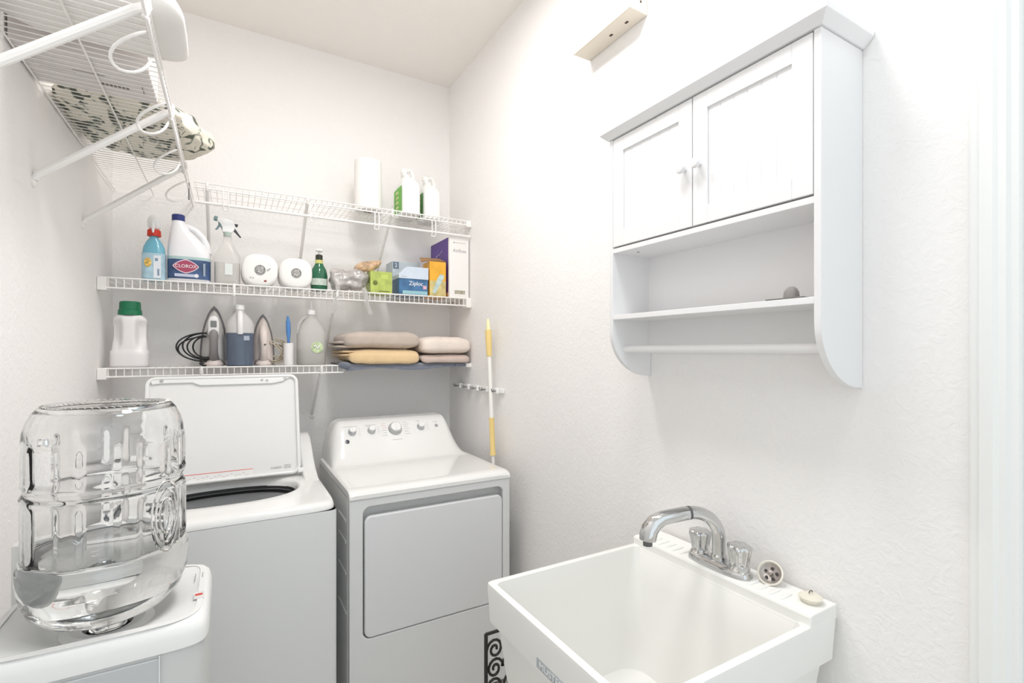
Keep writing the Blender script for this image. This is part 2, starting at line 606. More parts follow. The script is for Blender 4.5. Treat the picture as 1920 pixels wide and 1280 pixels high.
obj('red_stripe', G().prism([(-.235, .0355), (.085, .0355), (.085, .038), (-.235, .038)], LP, .0016, .0022), mat('label_red', (.75, .16, .13), .5), st, smooth=0)
g = G()
for i in range(22):
    a = -.23 + i * .0138
    g.prism([(a, .016 + .004 * (i % 3)), (a + .010, .016 + .004 * (i % 3)), (a + .010, .0175 + .004 * (i % 3)), (a, .0175 + .004 * (i % 3))], LP, .0016, .002)
obj('label_print', g, mat('print_grey', (.45, .45, .45), .6), st, smooth=0)
g = G().prism([(.15, .028), (.19, .028), (.19, .035), (.15, .035)], LP, .0008, .0014).prism([(.2, .026), (.225, .026), (.225, .040), (.2, .040)], LP, .0008, .0014)
obj('rating_label', g, mat('label_grey', (.52, .52, .52), .6, var=.2, vscale=150), lid, smooth=0)
obj('lid_hinge', G().prism([(LX1 - .012, .0), (LX1 + .012, .0), (LX1 + .012, .02), (LX1 - .012, .02)], LP, -.012, .014), APPL, w, bevel=.004)
g = G().prism([(LX0 - .012, .0), (LX0 + .012, .0), (LX0 + .012, .02), (LX0 - .012, .02)], LP, -.012, .014)
obj('lid_hinge', g, APPL, w, bevel=.004)

# ------------------------------------------------------------------ dryer
DX0, DX1, DYF, DYB = .388, 1.074, 1.880, 2.575
d = thing('clothes_dryer', 'white front-loading dryer with four knobs on its raised console', 'dryer', ((DX0 + DX1) / 2, 2.22, 0))
g = G()
cx, cy, hx, hy = (DX0 + DX1) / 2, (DYF + DYB) / 2, (DX1 - DX0) / 2, (DYB - DYF) / 2
# cabinet: sides, back and a front face with a recess for the door
RX0, RX1, RZ0, RZ1 = .438, 1.040, .366, .866
g.rr([(cx, cy + .02, z, hx, hy - .02) for z in (.02, .902)], .004)
obj('cabinet', g, APPLF, d)


def frame(g, x0, x1, z0, z1, a0, a1, b0, b1, r, ya, yb, seg=6):
    """flat ring between an outer rectangle and an inner rounded one"""
    inner = rrect(a0, a1, b0, b1, r, seg)
    outer = []
    for q, (X, Z) in enumerate(((x1, z1), (x0, z1), (x0, z0), (x1, z0))):
        for k in range(seg + 1):
            u, v = inner[q * (seg + 1) + k]
            outer.append((X, v) if (k < seg / 2) == (q % 2 == 0) else (u, Z))
            if k == seg // 2:
                outer[-1] = (X, Z)
    N = len(inner)
    vs = [(u, ya, v) for u, v in outer] + [(u, ya, v) for u, v in inner] + [(u, yb, v) for u, v in outer] + [(u, yb, v) for u, v in inner]
    fs = []
    for j in range(N):
        k = (j + 1) % N
        fs += [(j, k, N + k, N + j), (2 * N + j, 3 * N + j, 3 * N + k, 2 * N + k), (N + j, N + k, 3 * N + k, 3 * N + j), (j, 2 * N + j, 2 * N + k, k)]
    return g.add(vs, fs)


g = G()
frame(g, DX0, DX1, .02, .902, RX0, RX1, RZ0, RZ1, .028, DYF, DYF + .0215)
obj('front_panel', g, APPLF, d, bevel=.004)
DOORM = mat('dryer_door_white', (.70, .71, .72), .35, bump=.01, bscale=600)
dd = obj('door', G().prism(rrect(RX0 + .006, RX1 - .004, RZ0 + .004, RZ1 - .036, .026), lambda u, v, q: (u, q, v), DYF - .002, DYF + .02), DOORM, d, bevel=.005, bseg=4)


def sm(t):
    t = max(0, min(1, t))
    return t * t * (3 - 2 * t)


def dry_top(u, v):
    x = DX0 + (DX1 - DX0) * u
    y = DYF - .004 + (DYB - DYF + .004) * v
    ef = min(1, (y - DYF + .004) / .05)
    es = min(1, (x - DX0) / .03, (DX1 - x) / .05)
    z = .908 + .020 * math.sqrt(max(0, 1 - (1 - ef) ** 2)) + .006 * math.sqrt(max(0, 1 - (1 - max(0, es)) ** 2))
    top = .186
    hc = top * sm((y - 2.255) / .205)
    tl = max(0, min(1, (x - DX0 - .010) / .080))
    e = (1 - (1 - tl) ** 2.6) ** .55 * sm((DX1 - .004 - x) / .095)
    z += hc * e
    if y > DYB - .03:
        z -= .012 * ((y - DYB + .03) / .03) ** 2
    return (x, y, z)


g = G()
nu, nv = 140, 110
g.grid(dry_top, nu, nv)
# skirt
edge = [dry_top(i / nu, 0) for i in range(nu + 1)] + [dry_top(1, j / nv) for j in range(1, nv + 1)] + [dry_top(1 - i / nu, 1) for i in range(1, nu + 1)] + [dry_top(0, 1 - j / nv) for j in range(1, nv)]
N = len(edge)
g.add(edge + [(x, y, .900) for x, y, z in edge], [(j, N + j, N + (j + 1) % N, (j + 1) % N) for j in range(N)])
con = obj('top_panel', g, APPL, d, smooth=50)


def face_pt(x, y):
    u = (x - DX0) / (DX1 - DX0)
    v = (y - DYF + .004) / (DYB - DYF + .004)
    return Vector(dry_top(u, v))


def face_nrm(x, y):
    a = face_pt(x, y + .004) - face_pt(x, y - .004)
    b = face_pt(x + .004, y) - face_pt(x - .004, y)
    return b.cross(a).normalized()


KN = mat('knob_silver', (.50, .51, .52), .22, .7, var=.04, vscale=90)
KW = mat('knob_cap', (.82, .82, .82), .3)
for kx, r in ((.506, .0175), (.597, .0175), (.713, .031), (.844, .0175)):
    p = face_pt(kx, 2.392)
    nn = face_nrm(kx, 2.392)
    kb = obj('knob', G().lathe([(r * 1.08, -.004), (r * 1.1, .002), (r * 1.0, .006), (r * .92, .018), (r * .88, .019)], p, nn, 32), KN, con)
    g = G().lathe([(r * .80, .017), (r * .80, .022), (r * .72, .025), (.001, .025)], p, nn, 32, caps=False)
    a = nn.cross(Vector((1, 0, 0))).normalized()
    g.tube([p + nn * .0255 - a * r * .65, p + nn * .0265 + a * r * .65], r * .12, 6)
    obj('knob_cap', g, KW, kb)
DG = mat('print_mid_grey', (.38, .38, .38), .6)
p = face_pt(.929, 2.392)
nn = face_nrm(.929, 2.392)
obj('button', G().lathe([(.0085, -.002), (.0085, .003), (.007, .004), (.001, .004)], p, nn, 20), mat('button_grey', (.36, .36, .36), .4), con)
p = face_pt(.478, 2.362)
nn = face_nrm(.478, 2.362)
obj('emblem', G().lathe([(.010, -.002), (.010, .002), (.001, .003)], p, nn, 20), mat('emblem_dark', (.06, .06, .07), .25, .5), con)
# printed cycle names around the knobs: short dashes
PR = []


def dash(gg, x0, x1, y):
    a, b = face_pt(x0, y), face_pt(x1, y)
    n_ = face_nrm((x0 + x1) / 2, y)
    up = n_.cross(b - a).normalized() * .0009
    o_ = n_ * .0006
    gg.add([a + o_ - up, b + o_ - up, b + o_ + up, a + o_ + up], [(0, 1, 2, 3)])


RED = mat('print_red', (.70, .35, .33), .6)


def printed(items, m=DG, lab=None):
    gg = G()
    for it_ in items:
        dash(gg, *it_)
    o_ = obj('control_print', gg, m, con, smooth=0)
    o_['kind'] = 'stuff'
    if lab:
        o_['label'] = lab


printed([(.465, .535, 2.413)] + [(.538, .543, 2.38 + k * .006) for k in range(5)])
printed([(.57, .622, 2.414), (.575, .612, 2.409)] + [(.628, .632 + (k % 2) * .004, 2.38 + k * .006) for k in range(5)])
printed([(.757, .785 - (k % 2) * .006, 2.372 + k * .0085) for k in range(6)] + [(.69, .74, 2.356)])
printed([(.645 + (k % 2) * .006, .670, 2.372 + k * .0085) for k in range(3)])
printed([(.645 + (k % 2) * .006, .670, 2.372 + k * .0085) for k in range(3, 6)], RED, 'reddish control lettering')
printed([(.826, .848, 2.416)] + [(.878, .884, 2.38 + k * .006) for k in range(5)])
printed([(.916, .940, 2.408)])
for x in (DX0 + .05, DX1 - .05):
    for y in (DYF + .05, DYB - .05):
        obj('foot', G().lathe([(.02, 0), (.02, .03)], (x, y, 0), n=12), GREY, d)
# grooves pressed into the side of the dryer
for z in (.80, .72, .60, .45):
    obj('side_rib', G().box(DX0 - .003, DX0 + .002, DYF + .06, DYF + .20, z, z + .012), APPLF, d, bevel=.002)

# ------------------------------------------------------------------ water cooler and its bottle
CX0, CX1, CY0, CY1, CT = -.385, -.034, 1.098, 1.405, .950
c = thing('water_cooler', 'white water cooler under the big clear bottle, in front of the washer', 'water cooler', ((CX0 + CX1) / 2, 1.25, 0))
bcx, bcy = -.207, 1.246
n = 96
COOL = mat('cooler_white', (.80, .80, .79), .28, bump=.01, bscale=200)


def cool_ring(s_, inset):
    cx, cy = (CX0 + CX1) / 2, (CY0 + CY1) / 2
    hx, hy = (CX1 - CX0) / 2 - inset, (CY1 - CY0) / 2 - inset
    rr_ = .030
    out = []
    for j in range(n):
        a = 2 * PI * j / n
        co, si = math.cos(a), math.sin(a)
        rx, ry = cx + hx * math.copysign(abs(co) ** (2 / 9), co), cy + hy * math.copysign(abs(si) ** (2 / 9), si)
        k_s = 1 + min(0, s_)
        ex, ey = bcx + .132 * co * k_s, bcy + .132 * si * k_s
        if s_ <= 0:
            out.append((ex, ey))
            continue
        out.append((ex * (1 - s_) + rx * s_, ey * (1 - s_) + ry * s_))
    return out


lev = [(-.55, 0, .905), (-.45, 0, .912), (-.25, 0, .930), (-.08, 0, .939), (0, 0, .942), (.15, 0, .944), (.5, .0, .947), (.8, .004, .950), (1, .022, .950), (1, .010, .947), (1, .003, .939), (1, 0, .925), (1, 0, .86), (1, .004, .857), (1, .004, .02)]


def cool_part(name, lv, m, cap):
    vs, fs = [], []
    for s_, ins, z in lv:
        vs.extend((x, y, z) for x, y in cool_ring(s_, ins))
    for i in range(len(lv) - 1):
        for j in range(n):
            k = (j + 1) % n
            fs.append((i * n + j, i * n + k, (i + 1) * n + k, (i + 1) * n + j))
    if cap:
        fs.append(tuple((len(lv) - 1) * n + j for j in range(n)))
    obj(name, G().add(vs, fs), m, c, smooth=40)


cool_part('top_cover', [q_ for q_ in lev if q_[2] > .90 or q_[0] < 0] + [(1, 0, .902)], COOL, False)
cool_part('body', [(1, .003, .905), (1, .003, .02)], mat('cooler_body_grey', (.58, .585, .58), .35, bump=.01, bscale=200), True)
obj('neck_socket', G().lathe([(.06, .900), (.075, .9), (.075, .915), (.06, .92), (.04, .915), (.04, .9)], (bcx, bcy, 0), caps=False), COOL, c)
g = G().box(CX0 + .02, CX1 - .075, CY0 - .001, CY0 + .006, .05, .895)
obj('side_panel', g, mat('cooler_panel_grey', (.50, .515, .525), .35), c, bevel=.002)
obj('panel_groove', G().box(CX0 + .02, CX1 - .076, CY0 - .0022, CY0 + .001, .836, .8375).box(CX1 - .0765, CX1 - .0745, CY0 - .0022, CY0 + .001, .05, .9), mat('groove_light', (.72, .73, .74), .5), c)
obj('back_ledge', G().rbox(CX0 + .004, CX0 + .12, CY1 - .05, CY1 - .004, .93, 1.064, .012), COOL, c)
g = G().box(-.062, -.044, 1.190, 1.222, .9495, .9512)
s1 = obj('sticker', g, mat('sticker_grey', (.72, .70, .70), .4), c, smooth=0)
obj('sticker_mark', G().box(-.060, -.047, 1.203, 1.211, .9512, .9518), mat('sticker_red', (.62, .05, .03), .4), s1, smooth=0)
obj('marker', G().box(-.0655, -.064, 1.285, 1.325, .9496, .9506).box(-.052, -.050, 1.30, 1.325, .9496, .9506), DG, c, smooth=0)

PET = mat('clear_pet', (.985, .99, .99), 0.0, 0, 1.0, 1.42, bump=.05, bscale=16)
WATER = mat('clear_water', (.98, .99, .985), 0.0, 0, 1.0, 1.33)
bt = thing('water_bottle', 'large clear upside-down water bottle, a third full, on the cooler', 'bottle', (bcx, bcy, .925))
# (radius, z, flute) outer profile from the neck upward to the base
pr = [(.030, .905), (.031, .925), (.040, .932), (.070, .940), (.100, .955), (.120, .978), (.130, 1.005), (.1335, 1.035), (.1335, 1.055), (.130, 1.066), (.1275, 1.075),
      (.1275, 1.09), (.1275, 1.17), (.1275, 1.187), (.124, 1.193), (.1215, 1.198), (.124, 1.203), (.1275, 1.209), (.1265, 1.225), (.126, 1.27), (.1255, 1.288), (.1235, 1.306), (.119, 1.324), (.112, 1.339), (.104, 1.349), (.097, 1.353)]


def fl(z):
    """how strongly the upright panels are pressed in at this height"""
    a = sm((z - 1.068) / .02) * sm((1.186 - z) / .015) if z < 1.195 else sm((z - 1.206) / .015) * sm((1.292 - z) / .02)
    return a


def bottle_surface(off, prf, n=160, base=True):
    vs, fs = [], []
    for r, z in prf:
        f_ = fl(z)
        for j in range(n):
            a = 2 * PI * j / n
            q = math.cos(8 * (a + .25))
            pan = sm((q + .35) / .25)
            rad = r - off - f_ * .0055 * pan + f_ * .0015
            vs.append((bcx + rad * math.cos(a), bcy + rad * math.sin(a), z))
    for i in range(len(prf) - 1):
        for j in range(n):
            k = (j + 1) % n
            fs.append((i * n + j, i * n + k, (i + 1) * n + k, (i + 1) * n + j))
    return vs, fs


def dens(prf, k=3):
    out = []
    for i in range(len(prf) - 1):
        for q in range(k):
            t = q / k
            out.append((prf[i][0] * (1 - t) + prf[i + 1][0] * t, prf[i][1] * (1 - t) + prf[i + 1][1] * t))
    out.append(prf[-1])
    return out


g = G()
n = 160
# closed shell: outer profile then the inner one back down
base_o = [(.092, 1.352), (.088, 1.347), (.075, 1.341), (.04, 1.337), (.0005, 1.336)]
outer = dens(pr) + base_o
wt = .0016
inner = [(.0005, 1.336 - wt), (.04, 1.337 - wt), (.075, 1.341 - wt), (.086, 1.345 - wt)] + [(max(.002, r - wt), z - (wt if z > 1.345 else 0)) for r, z in reversed(dens(pr)[:-1])]
vs, fs = [], []
allp = outer + inner
for i, (r, z) in enumerate(allp):
    f_ = fl(z) if r > .1 else 0
    for j in range(n):
        a = 2 * PI * j / n
        pan = sm((math.cos(9 * (a + .12)) + .45) / .30)
        rad = r - f_ * .0065 * pan + f_ * .0015 if i < len(outer) else min(r, .1218 if 1.07 < z < 1.31 else r)
        vs.append((bcx + rad * math.cos(a), bcy + rad * math.sin(a), z))
M_ = len(allp)
for i in range(M_):
    i2 = (i + 1) % M_
    for j in range(n):
        k = (j + 1) % n
        fs.append((i * n + j, i * n + k, i2 * n + k, i2 * n + j))
obj('shell', G().add(vs, fs), PET, bt, smooth=60)
# knurled ring on the base
g = G()
for k in range(60):
    a = 2 * PI * k / 60
    g.tube([(bcx + .094 * math.cos(a), bcy + .094 * math.sin(a), 1.3535), (bcx + .100 * math.cos(a + .05), bcy + .100 * math.sin(a + .05), 1.3525)], .0008, 5)
obj('base_knurl', g, PET, bt)
# moulded grip on the right flank
g = G()
hd = Vector((.80, -.60, 0)).normalized()
tn = Vector((.60, .80, 0))
for sx_ in (.040, .030, .020):
    ring = []
    for k in range(24):
        a = 2 * PI * k / 24
        p = Vector((bcx, bcy, 1.135)) + hd * .1275 + tn * (sx_ * .8 * math.cos(a)) + Vector((0, 0, sx_ * 1.7 * math.sin(a)))
        v_ = Vector((p.x - bcx, p.y - bcy, 0)).normalized() * (.1275 + .0005)
        ring.append(Vector((bcx + v_.x, bcy + v_.y, p.z)))
    g.tube(ring, .0022, 6, closed=True)
obj('grip', g, PET, bt)
wl = 1.074
wp = [(max(.002, r - wt + .0004), z) for r, z in dens(pr) if .91 < z < wl] + [(.1265, wl), (.0005, wl + .0001)]
g = G().lathe([(.0005, wp[0][1])] + wp, (bcx, bcy, 0), n=96, caps=False)
obj('water', g, WATER, bt, smooth=40)

# ------------------------------------------------------------------ utility sink
SX0, SX1, SY0, SY1, SZ = .556, 1.150, .572, 1.092, .882
s = thing('utility_sink', 'deep white plastic utility sink against the right wall', 'sink', (.855, .83, 0))
cy = (SY0 + SY1) / 2
hy = (SY1 - SY0) / 2
ocxs, ohx = (SX0 + SX1) / 2, (SX1 - SX0) / 2
ix0, ix1 = SX0 + .017, 1.048
icx, ihx = (ix0 + ix1) / 2, (ix1 - ix0) / 2
R = [
    (ocxs, cy, .50, ohx - .055, hy - .055, .04), (ocxs, cy, .51, ohx - .045, hy - .045, .04),
    (ocxs, cy, .775, ohx - .018, hy - .018, .02), (ocxs, cy, .787, ohx - .004, hy - .004, .012),
    (ocxs, cy, .872, ohx, hy, .010), (ocxs, cy, .880, ohx - .001, hy - .001, .010), (ocxs, cy, .883, ohx - .005, hy - .005, .010),
    (icx, cy, .883, ihx + .003, hy - .014, .014), (icx, cy, .880, ihx, hy - .017, .016),
    (icx - .004, cy, .80, ihx - .012, hy - .026, .03), (icx - .006, cy, .62, ihx - .035, hy - .046, .05),
    (icx - .008, cy, .572, ihx - .050, hy - .060, .06), (icx - .008, cy, .558, ihx - .085, hy - .095, .06), (icx - .008, cy, .552, .05, .05, .049), (icx - .008, cy, .540, .038, .038, .0379)]
obj('basin', G().rr(R, .02, 7), SINK, s, smooth=35)
DEKZ = .905
g = G()
pf = [(1.0485, .880), (1.0485, .899), (1.051, .903), (1.056, DEKZ), (SX1, DEKZ), (SX1, .872), (1.046, .872)]
g.prism(pf, lambda u, v, q: (u, q, v), SY0 + .001, SY1 - .001)
dk = obj('faucet_deck', g, SINK, s, smooth=25, bevel=.003)
for k in range(16):
    y = SY0 + .075 + k * .0255
    if .73 < y < .905:
        continue
    obj('deck_ridge', G().blob((1.082, y, DEKZ), (.026, .0055, .0042), 2.2, 2.2, 16, 8), SINK, dk)
SGL = mat('sink_label_grey', (.42, .45, .47), .5, var=.05, vscale=90)
sb = obj('sticker', G().box(SX0 + .0008, SX0 + .0035, .70, .862, .797, .817), SGL, s, smooth=0)
text('lettering', 'MUSTEE', .019, (SX0 + .0006, .812, .807), R_LEFT, mat('label_white', (.8, .81, .82), .5), sb, sx=1.2)
g = G()
for sx, sy in ((-1, -1), (1, -1), (-1, 1), (1, 1)):
    x, y = ocxs + sx * (ohx - .075), cy + sy * (hy - .075)
    g = G().rr([(x + sx * .02, y + sy * .02, 0, .022, .022), (x, y, .515, .03, .03)], .008)
    obj('leg', g, SINK, s)
obj('drain', G().lathe([(.035, .0), (.037, .003), (.02, .002), (.012, -.004), (.001, -.004)], (icx - .008, cy, .541), n=28, caps=False), CHROME, s)

# faucet
FX, FY = 1.085, .822
f = thing('faucet', 'chrome two-handle pull-out faucet at the back of the utility sink', 'faucet', (FX, FY, DEKZ))
g = G()
R = []
for z, a, b in ((0, .030, .088), (.008, .030, .088), (.015, .026, .084), (.020, .020, .074), (.022, .013, .06)):
    R.append((FX, FY, DEKZ + z, a, b, 3.0))
g.loft(R, 48)
obj('base_plate', g, CHROME, f, smooth=50)
for sy in (-1, 1):
    y = FY + sy * .058
    h = obj('handle', G().lathe([(.024, .014), (.025, .020), (.022, .024), (.019, .027), (.018, .030)], (FX, y, DEKZ), n=28), CHROME, f)
    # fluted acrylic-look knob
    vs, fs = [], []
    nk = 56
    pk = [(.015, .026), (.0200, .028), (.0220, .038), (.0250, .056), (.0275, .068), (.0270, .073), (.022, .077), (.001, .079)]
    for r, z in pk:
        for j in range(nk):
            a = 2 * PI * j / nk
            q = r * (1 + .09 * (1 if r > .015 else 0) * math.cos(7 * a))
            vs.append((FX + q * math.cos(a), y + q * math.sin(a), DEKZ + z))
    for i in range(len(pk) - 1):
        for j in range(nk):
            k = (j + 1) % nk
            fs.append((i * nk + j, i * nk + k, (i + 1) * nk + k, (i + 1) * nk + j))
    obj('knob', G().add(vs, fs), CHROME, h, smooth=50)
ang = math.radians(20)
hdir = Vector((-math.cos(ang), math.sin(ang), 0))
B0 = Vector((FX, FY, DEKZ))


def FP(l, z):
    return B0 + hdir * l + Vector((0, 0, z))


obj('spout_collar', G().lathe([(.019, .014), (.019, .03), (.015, .036), (.0148, .05)], (FX, FY, DEKZ)), CHROME, f)
sp = []
for k in range(19):
    a = PI * k / 18 * .52
    sp.append(FP(.075 - .075 * math.cos(a), .075 + .068 * math.sin(a)))
sp = [FP(0, .02), FP(0, .05)] + sp
spo = obj('spout', G().tube(sp, .0160, 24), CHROME, f, smooth=60)
e = sp[-1]
obj('joint_ring', G().tube([FP(.080, .143), FP(.086, .1425)], .0168, 20), GREY, spo)
hp = [FP(.086, .1425), FP(.10, .141), FP(.13, .137), (FP(.155, .133)), FP(.175, .124), FP(.188, .108), FP(.193, .092), FP(.194, .082)]
hr = [.0166, .0172, .0175, .0185, .0205, .0215, .0215, .0205]
hd_ = obj('spray_head', G().tube(hp, hr, 24), CHROME, f, smooth=60)
obj('nozzle', G().tube([FP(.194, .083), FP(.194, .068)], .0115, 20), mat('nozzle_grey', (.12, .12, .12), .5), hd_)
obj('spray_button', G().blob(FP(.176, .134), (.013, .008, .004), 2.2, 2.2, 20, 10), mat('button_steel', (.3, .3, .3), .3, .8), hd_)

# strainer and stopper on the deck
t = thing('sink_strainer', 'round steel sink strainer basket leaning on wall beside the faucet', 'strainer', (1.118, .704, DEKZ))
ax = Vector((-.80, -.18, .60)).normalized()
o_ = Vector((1.114, .703, DEKZ + .024))
obj('rim', G().lathe([(.024, -.004), (.0285, -.002), (.0290, .002), (.0265, .0035), (.0245, .001), (.024, -.004)], o_, ax, 36, caps=False), mat('ivory_rubber', (.78, .74, .66), .45), t)
obj('bowl', G().lathe([(.0255, .001), (.021, -.004), (.015, -.008), (.006, -.009), (.001, -.009)], o_, ax, 32, caps=False), mat('strainer_steel', (.50, .46, .43), .35, .6, var=.1, vscale=80), t)
g = G().lathe([(.001, -.008), (.005, -.008), (.004, .001), (.006, .004), (.001, .006)], o_, ax, 16)
obj('grip', g, mat('strainer_knob', (.33, .29, .27), .4, .5), t)
a1 = ax.orthogonal().normalized()
a2 = ax.cross(a1)
g = G()
for k in range(5):
    w_ = 2 * PI * k / 5
    g.lathe([(.0035, -.0066), (.0035, -.0050)], o_ + (a1 * math.cos(w_) + a2 * math.sin(w_)) * .0125, ax, 10)
obj('hole', g, mat('hole_dark', (.06, .05, .05), .8), t)
t = thing('sink_stopper', 'cream rubber sink stopper lying at the near corner of the sink deck', 'stopper', (1.108, .606, DEKZ))
obj('disc', G().lathe([(.017, 0), (.019, .004), (.023, .009), (.024, .012), (.018, .016), (.007, .018), (.001, .018)], (1.108, .606, DEKZ)), mat('cream_rubber', (.74, .70, .60), .5), t)
obj('ring', G().tube([(1.108 + .006 * math.cos(a), .606, DEKZ + .020 + .005 * math.sin(a)) for a in [PI * k / 5 for k in range(6)]], .0012, 6), mat('ring_dark', (.2, .18, .15), .4, .7), t)

# ------------------------------------------------------------------ wall cabinet
KX, KY0, KY1 = 1.0, .527, 1.141
k_ = thing('wall_cabinet', 'white two-door wall cabinet with open shelf and towel bar', 'cabinet', (XR, (KY0 + KY1) / 2, 1.38))
SP = []
for q in range(13):
    a = PI / 2 * q / 12
    SP.append((KX + .155 * (1 - math.cos(a)) , 1.515 - .137 * math.sin(a)))
side = [(XR - .001, 2.090), (KX, 2.090)] + SP + [(XR - .001, 1.378)]
for y0 in (KY0, KY1 - .014):
    obj('side_panel', G().prism(side, lambda u, v, q: (u, q, v), y0, y0 + .014), CAB, k_, smooth=25, bevel=.0012, bseg=2)
# crown board: bevelled slab
g = G()
zt = 2.091
vs = [(XR - .001, KY0 - .004, zt), (XR - .001, KY1 + .004, zt), (KX - .004, KY1 + .004, zt), (KX - .004, KY0 - .004, zt),
      (XR - .001, KY0 - .022, zt + .018), (XR - .001, KY1 + .022, zt + .018), (KX - .022, KY1 + .022, zt + .018), (KX - .022, KY0 - .022, zt + .018),
      (XR - .001, KY0 - .022, zt + .030), (XR - .001, KY1 + .022, zt + .030), (KX - .022, KY1 + .022, zt + .030), (KX - .022, KY0 - .022, zt + .030)]
fs = [(0, 3, 2, 1), (8, 9, 10, 11)]
for q in (0, 4):
    for j in range(4):
        l = (j + 1) % 4
        fs.append((q + j, q + l, q + 4 + l, q + 4 + j))
obj('crown_board', G().add(vs, fs), CAB, k_, smooth=0, bevel=.001, bseg=2)
obj('back_panel', G().box(XR - .010, XR - .001, KY0 + .014, KY1 - .014, 1.452, 2.09), CAB, k_, smooth=0)
obj('shelf_board', G().box(KX + .002, XR - .010, KY0 + .014, KY1 - .014, 1.749, 1.763), CAB, k_, bevel=.001)
obj('shelf_board', G().box(KX + .002, XR - .010, KY0 + .014, KY1 - .014, 1.550, 1.564), CAB, k_, bevel=.001)
obj('towel_bar', G().tube([(1.052, KY0 + .012, 1.462), (1.052, KY1 - .012, 1.462)], .0115, 20), CAB, k_)
obj('hinge_screw', G().lathe([(.004, 0), (.003, -.002), (.001, -.002)], (1.05, KY1 - .07, 1.749), n=10), mat('screw_grey', (.3, .3, .3), .4, .6), k_)
KM = (KY0 + KY1) / 2
for y0, y1, ks in ((KY0 + .016, KM - .0015, 1), (KM + .0015, KY1 - .016, -1)):
    z0, z1 = 1.767, 2.087
    fr = .042
    g = G()
    xo = KX + .000
    g.box(xo, xo + .016, y0, y0 + fr, z0, z1).box(xo, xo + .016, y1 - fr, y1, z0, z1)
    g.box(xo, xo + .016, y0 + fr, y1 - fr, z0, z0 + fr).box(xo, xo + .016, y0 + fr, y1 - fr, z1 - fr, z1)
    dr_ = obj('door', g, CAB, k_, smooth=0, bevel=.0012, bseg=2)
    g = G()
    npl = 6
    wpl = (y1 - y0 - 2 * fr) / npl
    for q in range(npl):
        a, b = y0 + fr + q * wpl, y0 + fr + (q + 1) * wpl
        g.prism([(a, xo + .0065), (a + .002, xo + .005), (b - .002, xo + .005), (b, xo + .0065), (b, xo + .012), (a, xo + .012)], lambda u, v, q_: (v, u, q_), z0 + fr, z1 - fr)
    obj('beadboard', g, CAB, dr_, smooth=0)
    ky = y1 - .021 if ks > 0 else y0 + .021
    obj('door_knob', G().lathe([(.006, 0), (.005, .006), (.007, .010), (.0125, .013), (.0135, .018), (.011, .023), (.001, .025)], (xo, ky, 1.915), (-1, 0, 0), 24), CAB, dr_)
# grey soap dish / air freshener on the open shelf
t = thing('sponge_holder', 'small grey domed stone on dark base plate, in the wall cabinet shelf', 'holder', (1.03, .60, 1.564))
obj('plate', G().box(1.004, 1.06, .565, .645, 1.5643, 1.5673), mat('plate_dark', (.16, .15, .14), .4), t, bevel=.001)
obj('dome', G().loft([(1.030, .603, 1.567, .013, .015, 3), (1.030, .603, 1.581, .012, .013, 3), (1.030, .603, 1.588, .009, .010, 2.5), (1.030, .603, 1.592, .004, .005, 2)], 24), mat('stone_grey', (.26, .24, .23), .8, bump=.2, bscale=200), t, smooth=60)

# beige utility box high on the right wall
t = thing('chime_box', 'beige metal box mounted high on right wall, cut by frame top', 'box', (XR, 1.285, 2.53))
BEI = mat('beige_enamel', (.72, .66, .57), .45, bump=.01)
BX0, BY0, BY1, BZ = 1.086, 1.142, 1.430, 2.529
obj('case', G().box(BX0, XR - .001, BY0, BY1, BZ, BZ + .30), BEI, t, bevel=.002)
obj('cover', G().box(BX0 - .004, BX0, BY0 - .001, BY1 + .001, BZ - .001, BZ + .301), BEI, t, bevel=.001)
HOLE = mat('vent_hole', (.08, .06, .05), .8)
g = G()
for y, x in ((1.20, 1.125), (1.275, 1.125)):
    g.box(x - .004, x + .004, y - .006, y + .006, BZ - .0012, BZ + .001)
for x, z in ((1.13, .03), (1.105, .055)):
    g.box(x - .003, x + .003, BY0 - .0012, BY0 + .001, BZ + z, BZ + z + .006)
obj('knockout', g, HOLE, t, smooth=0)

# ------------------------------------------------------------------ broom gripper rail and duster
t = thing('tool_rail', 'white broom-holder rail with clips on the right wall above the dryer', 'holder', (XR, 2.35, 1.26))
obj('rail', G().box(XR - .012, XR - .001, 2.075, 2.635, 1.250, 1.272), PLAST, t, bevel=.003)
MG = mat('clip_dark', (.22, .21, .21), .4, .4)
for k in range(5):
    y = 2.13 + k * .11
    cl = obj('clip', G().box(XR - .030, XR - .012, y - .022, y + .022, 1.247, 1.275), PLAST, t, bevel=.004)
    obj('hook', G().tube([(XR - .028, y + .012, 1.262), (XR - .050, y + .012, 1.258), (XR - .054, y + .012, 1.272)], .003, 7).tube([(XR - .028, y - .012, 1.262), (XR - .050, y - .012, 1.258), (XR - .054, y - .012, 1.272)], .003, 7), MG, cl)
YEL = mat('yellow_rubber', (.80, .60, .24), .5, bump=.03)
YEL2 = mat('pale_yellow', (.82, .80, .46), .5)
t = thing('extension_pole', 'white and yellow extension pole hanging from tool rail on right wall', 'pole', (1.10, 2.09, .60))
p0, p1 = Vector((1.112, 2.165, 1.615)), Vector((1.100, 2.068, .70))


def PP(z):
    k = (z - p1.z) / (p0.z - p1.z)
    return p1.lerp(p0, k)


obj('tube', G().tube([PP(.95), PP(1.44)], .0095, 16).tube([PP(.70), PP(.96)], .0075, 14), mat('pole_white', (.85, .84, .80), .3), t)
obj('tip', G().tube([PP(1.555), PP(1.60), PP(1.615)], [.011, .008, .004], 14), YEL2, t)
obj('upper_grip', G().tube([PP(1.43), PP(1.47), PP(1.54), PP(1.56)], [.0125, .0145, .0165, .0155], 16), YEL, t)
obj('lower_grip', G().tube([PP(.955), PP(.975), PP(1.12), PP(1.132)], [.016, .0125, .0125, .0135], 16), YEL, t)

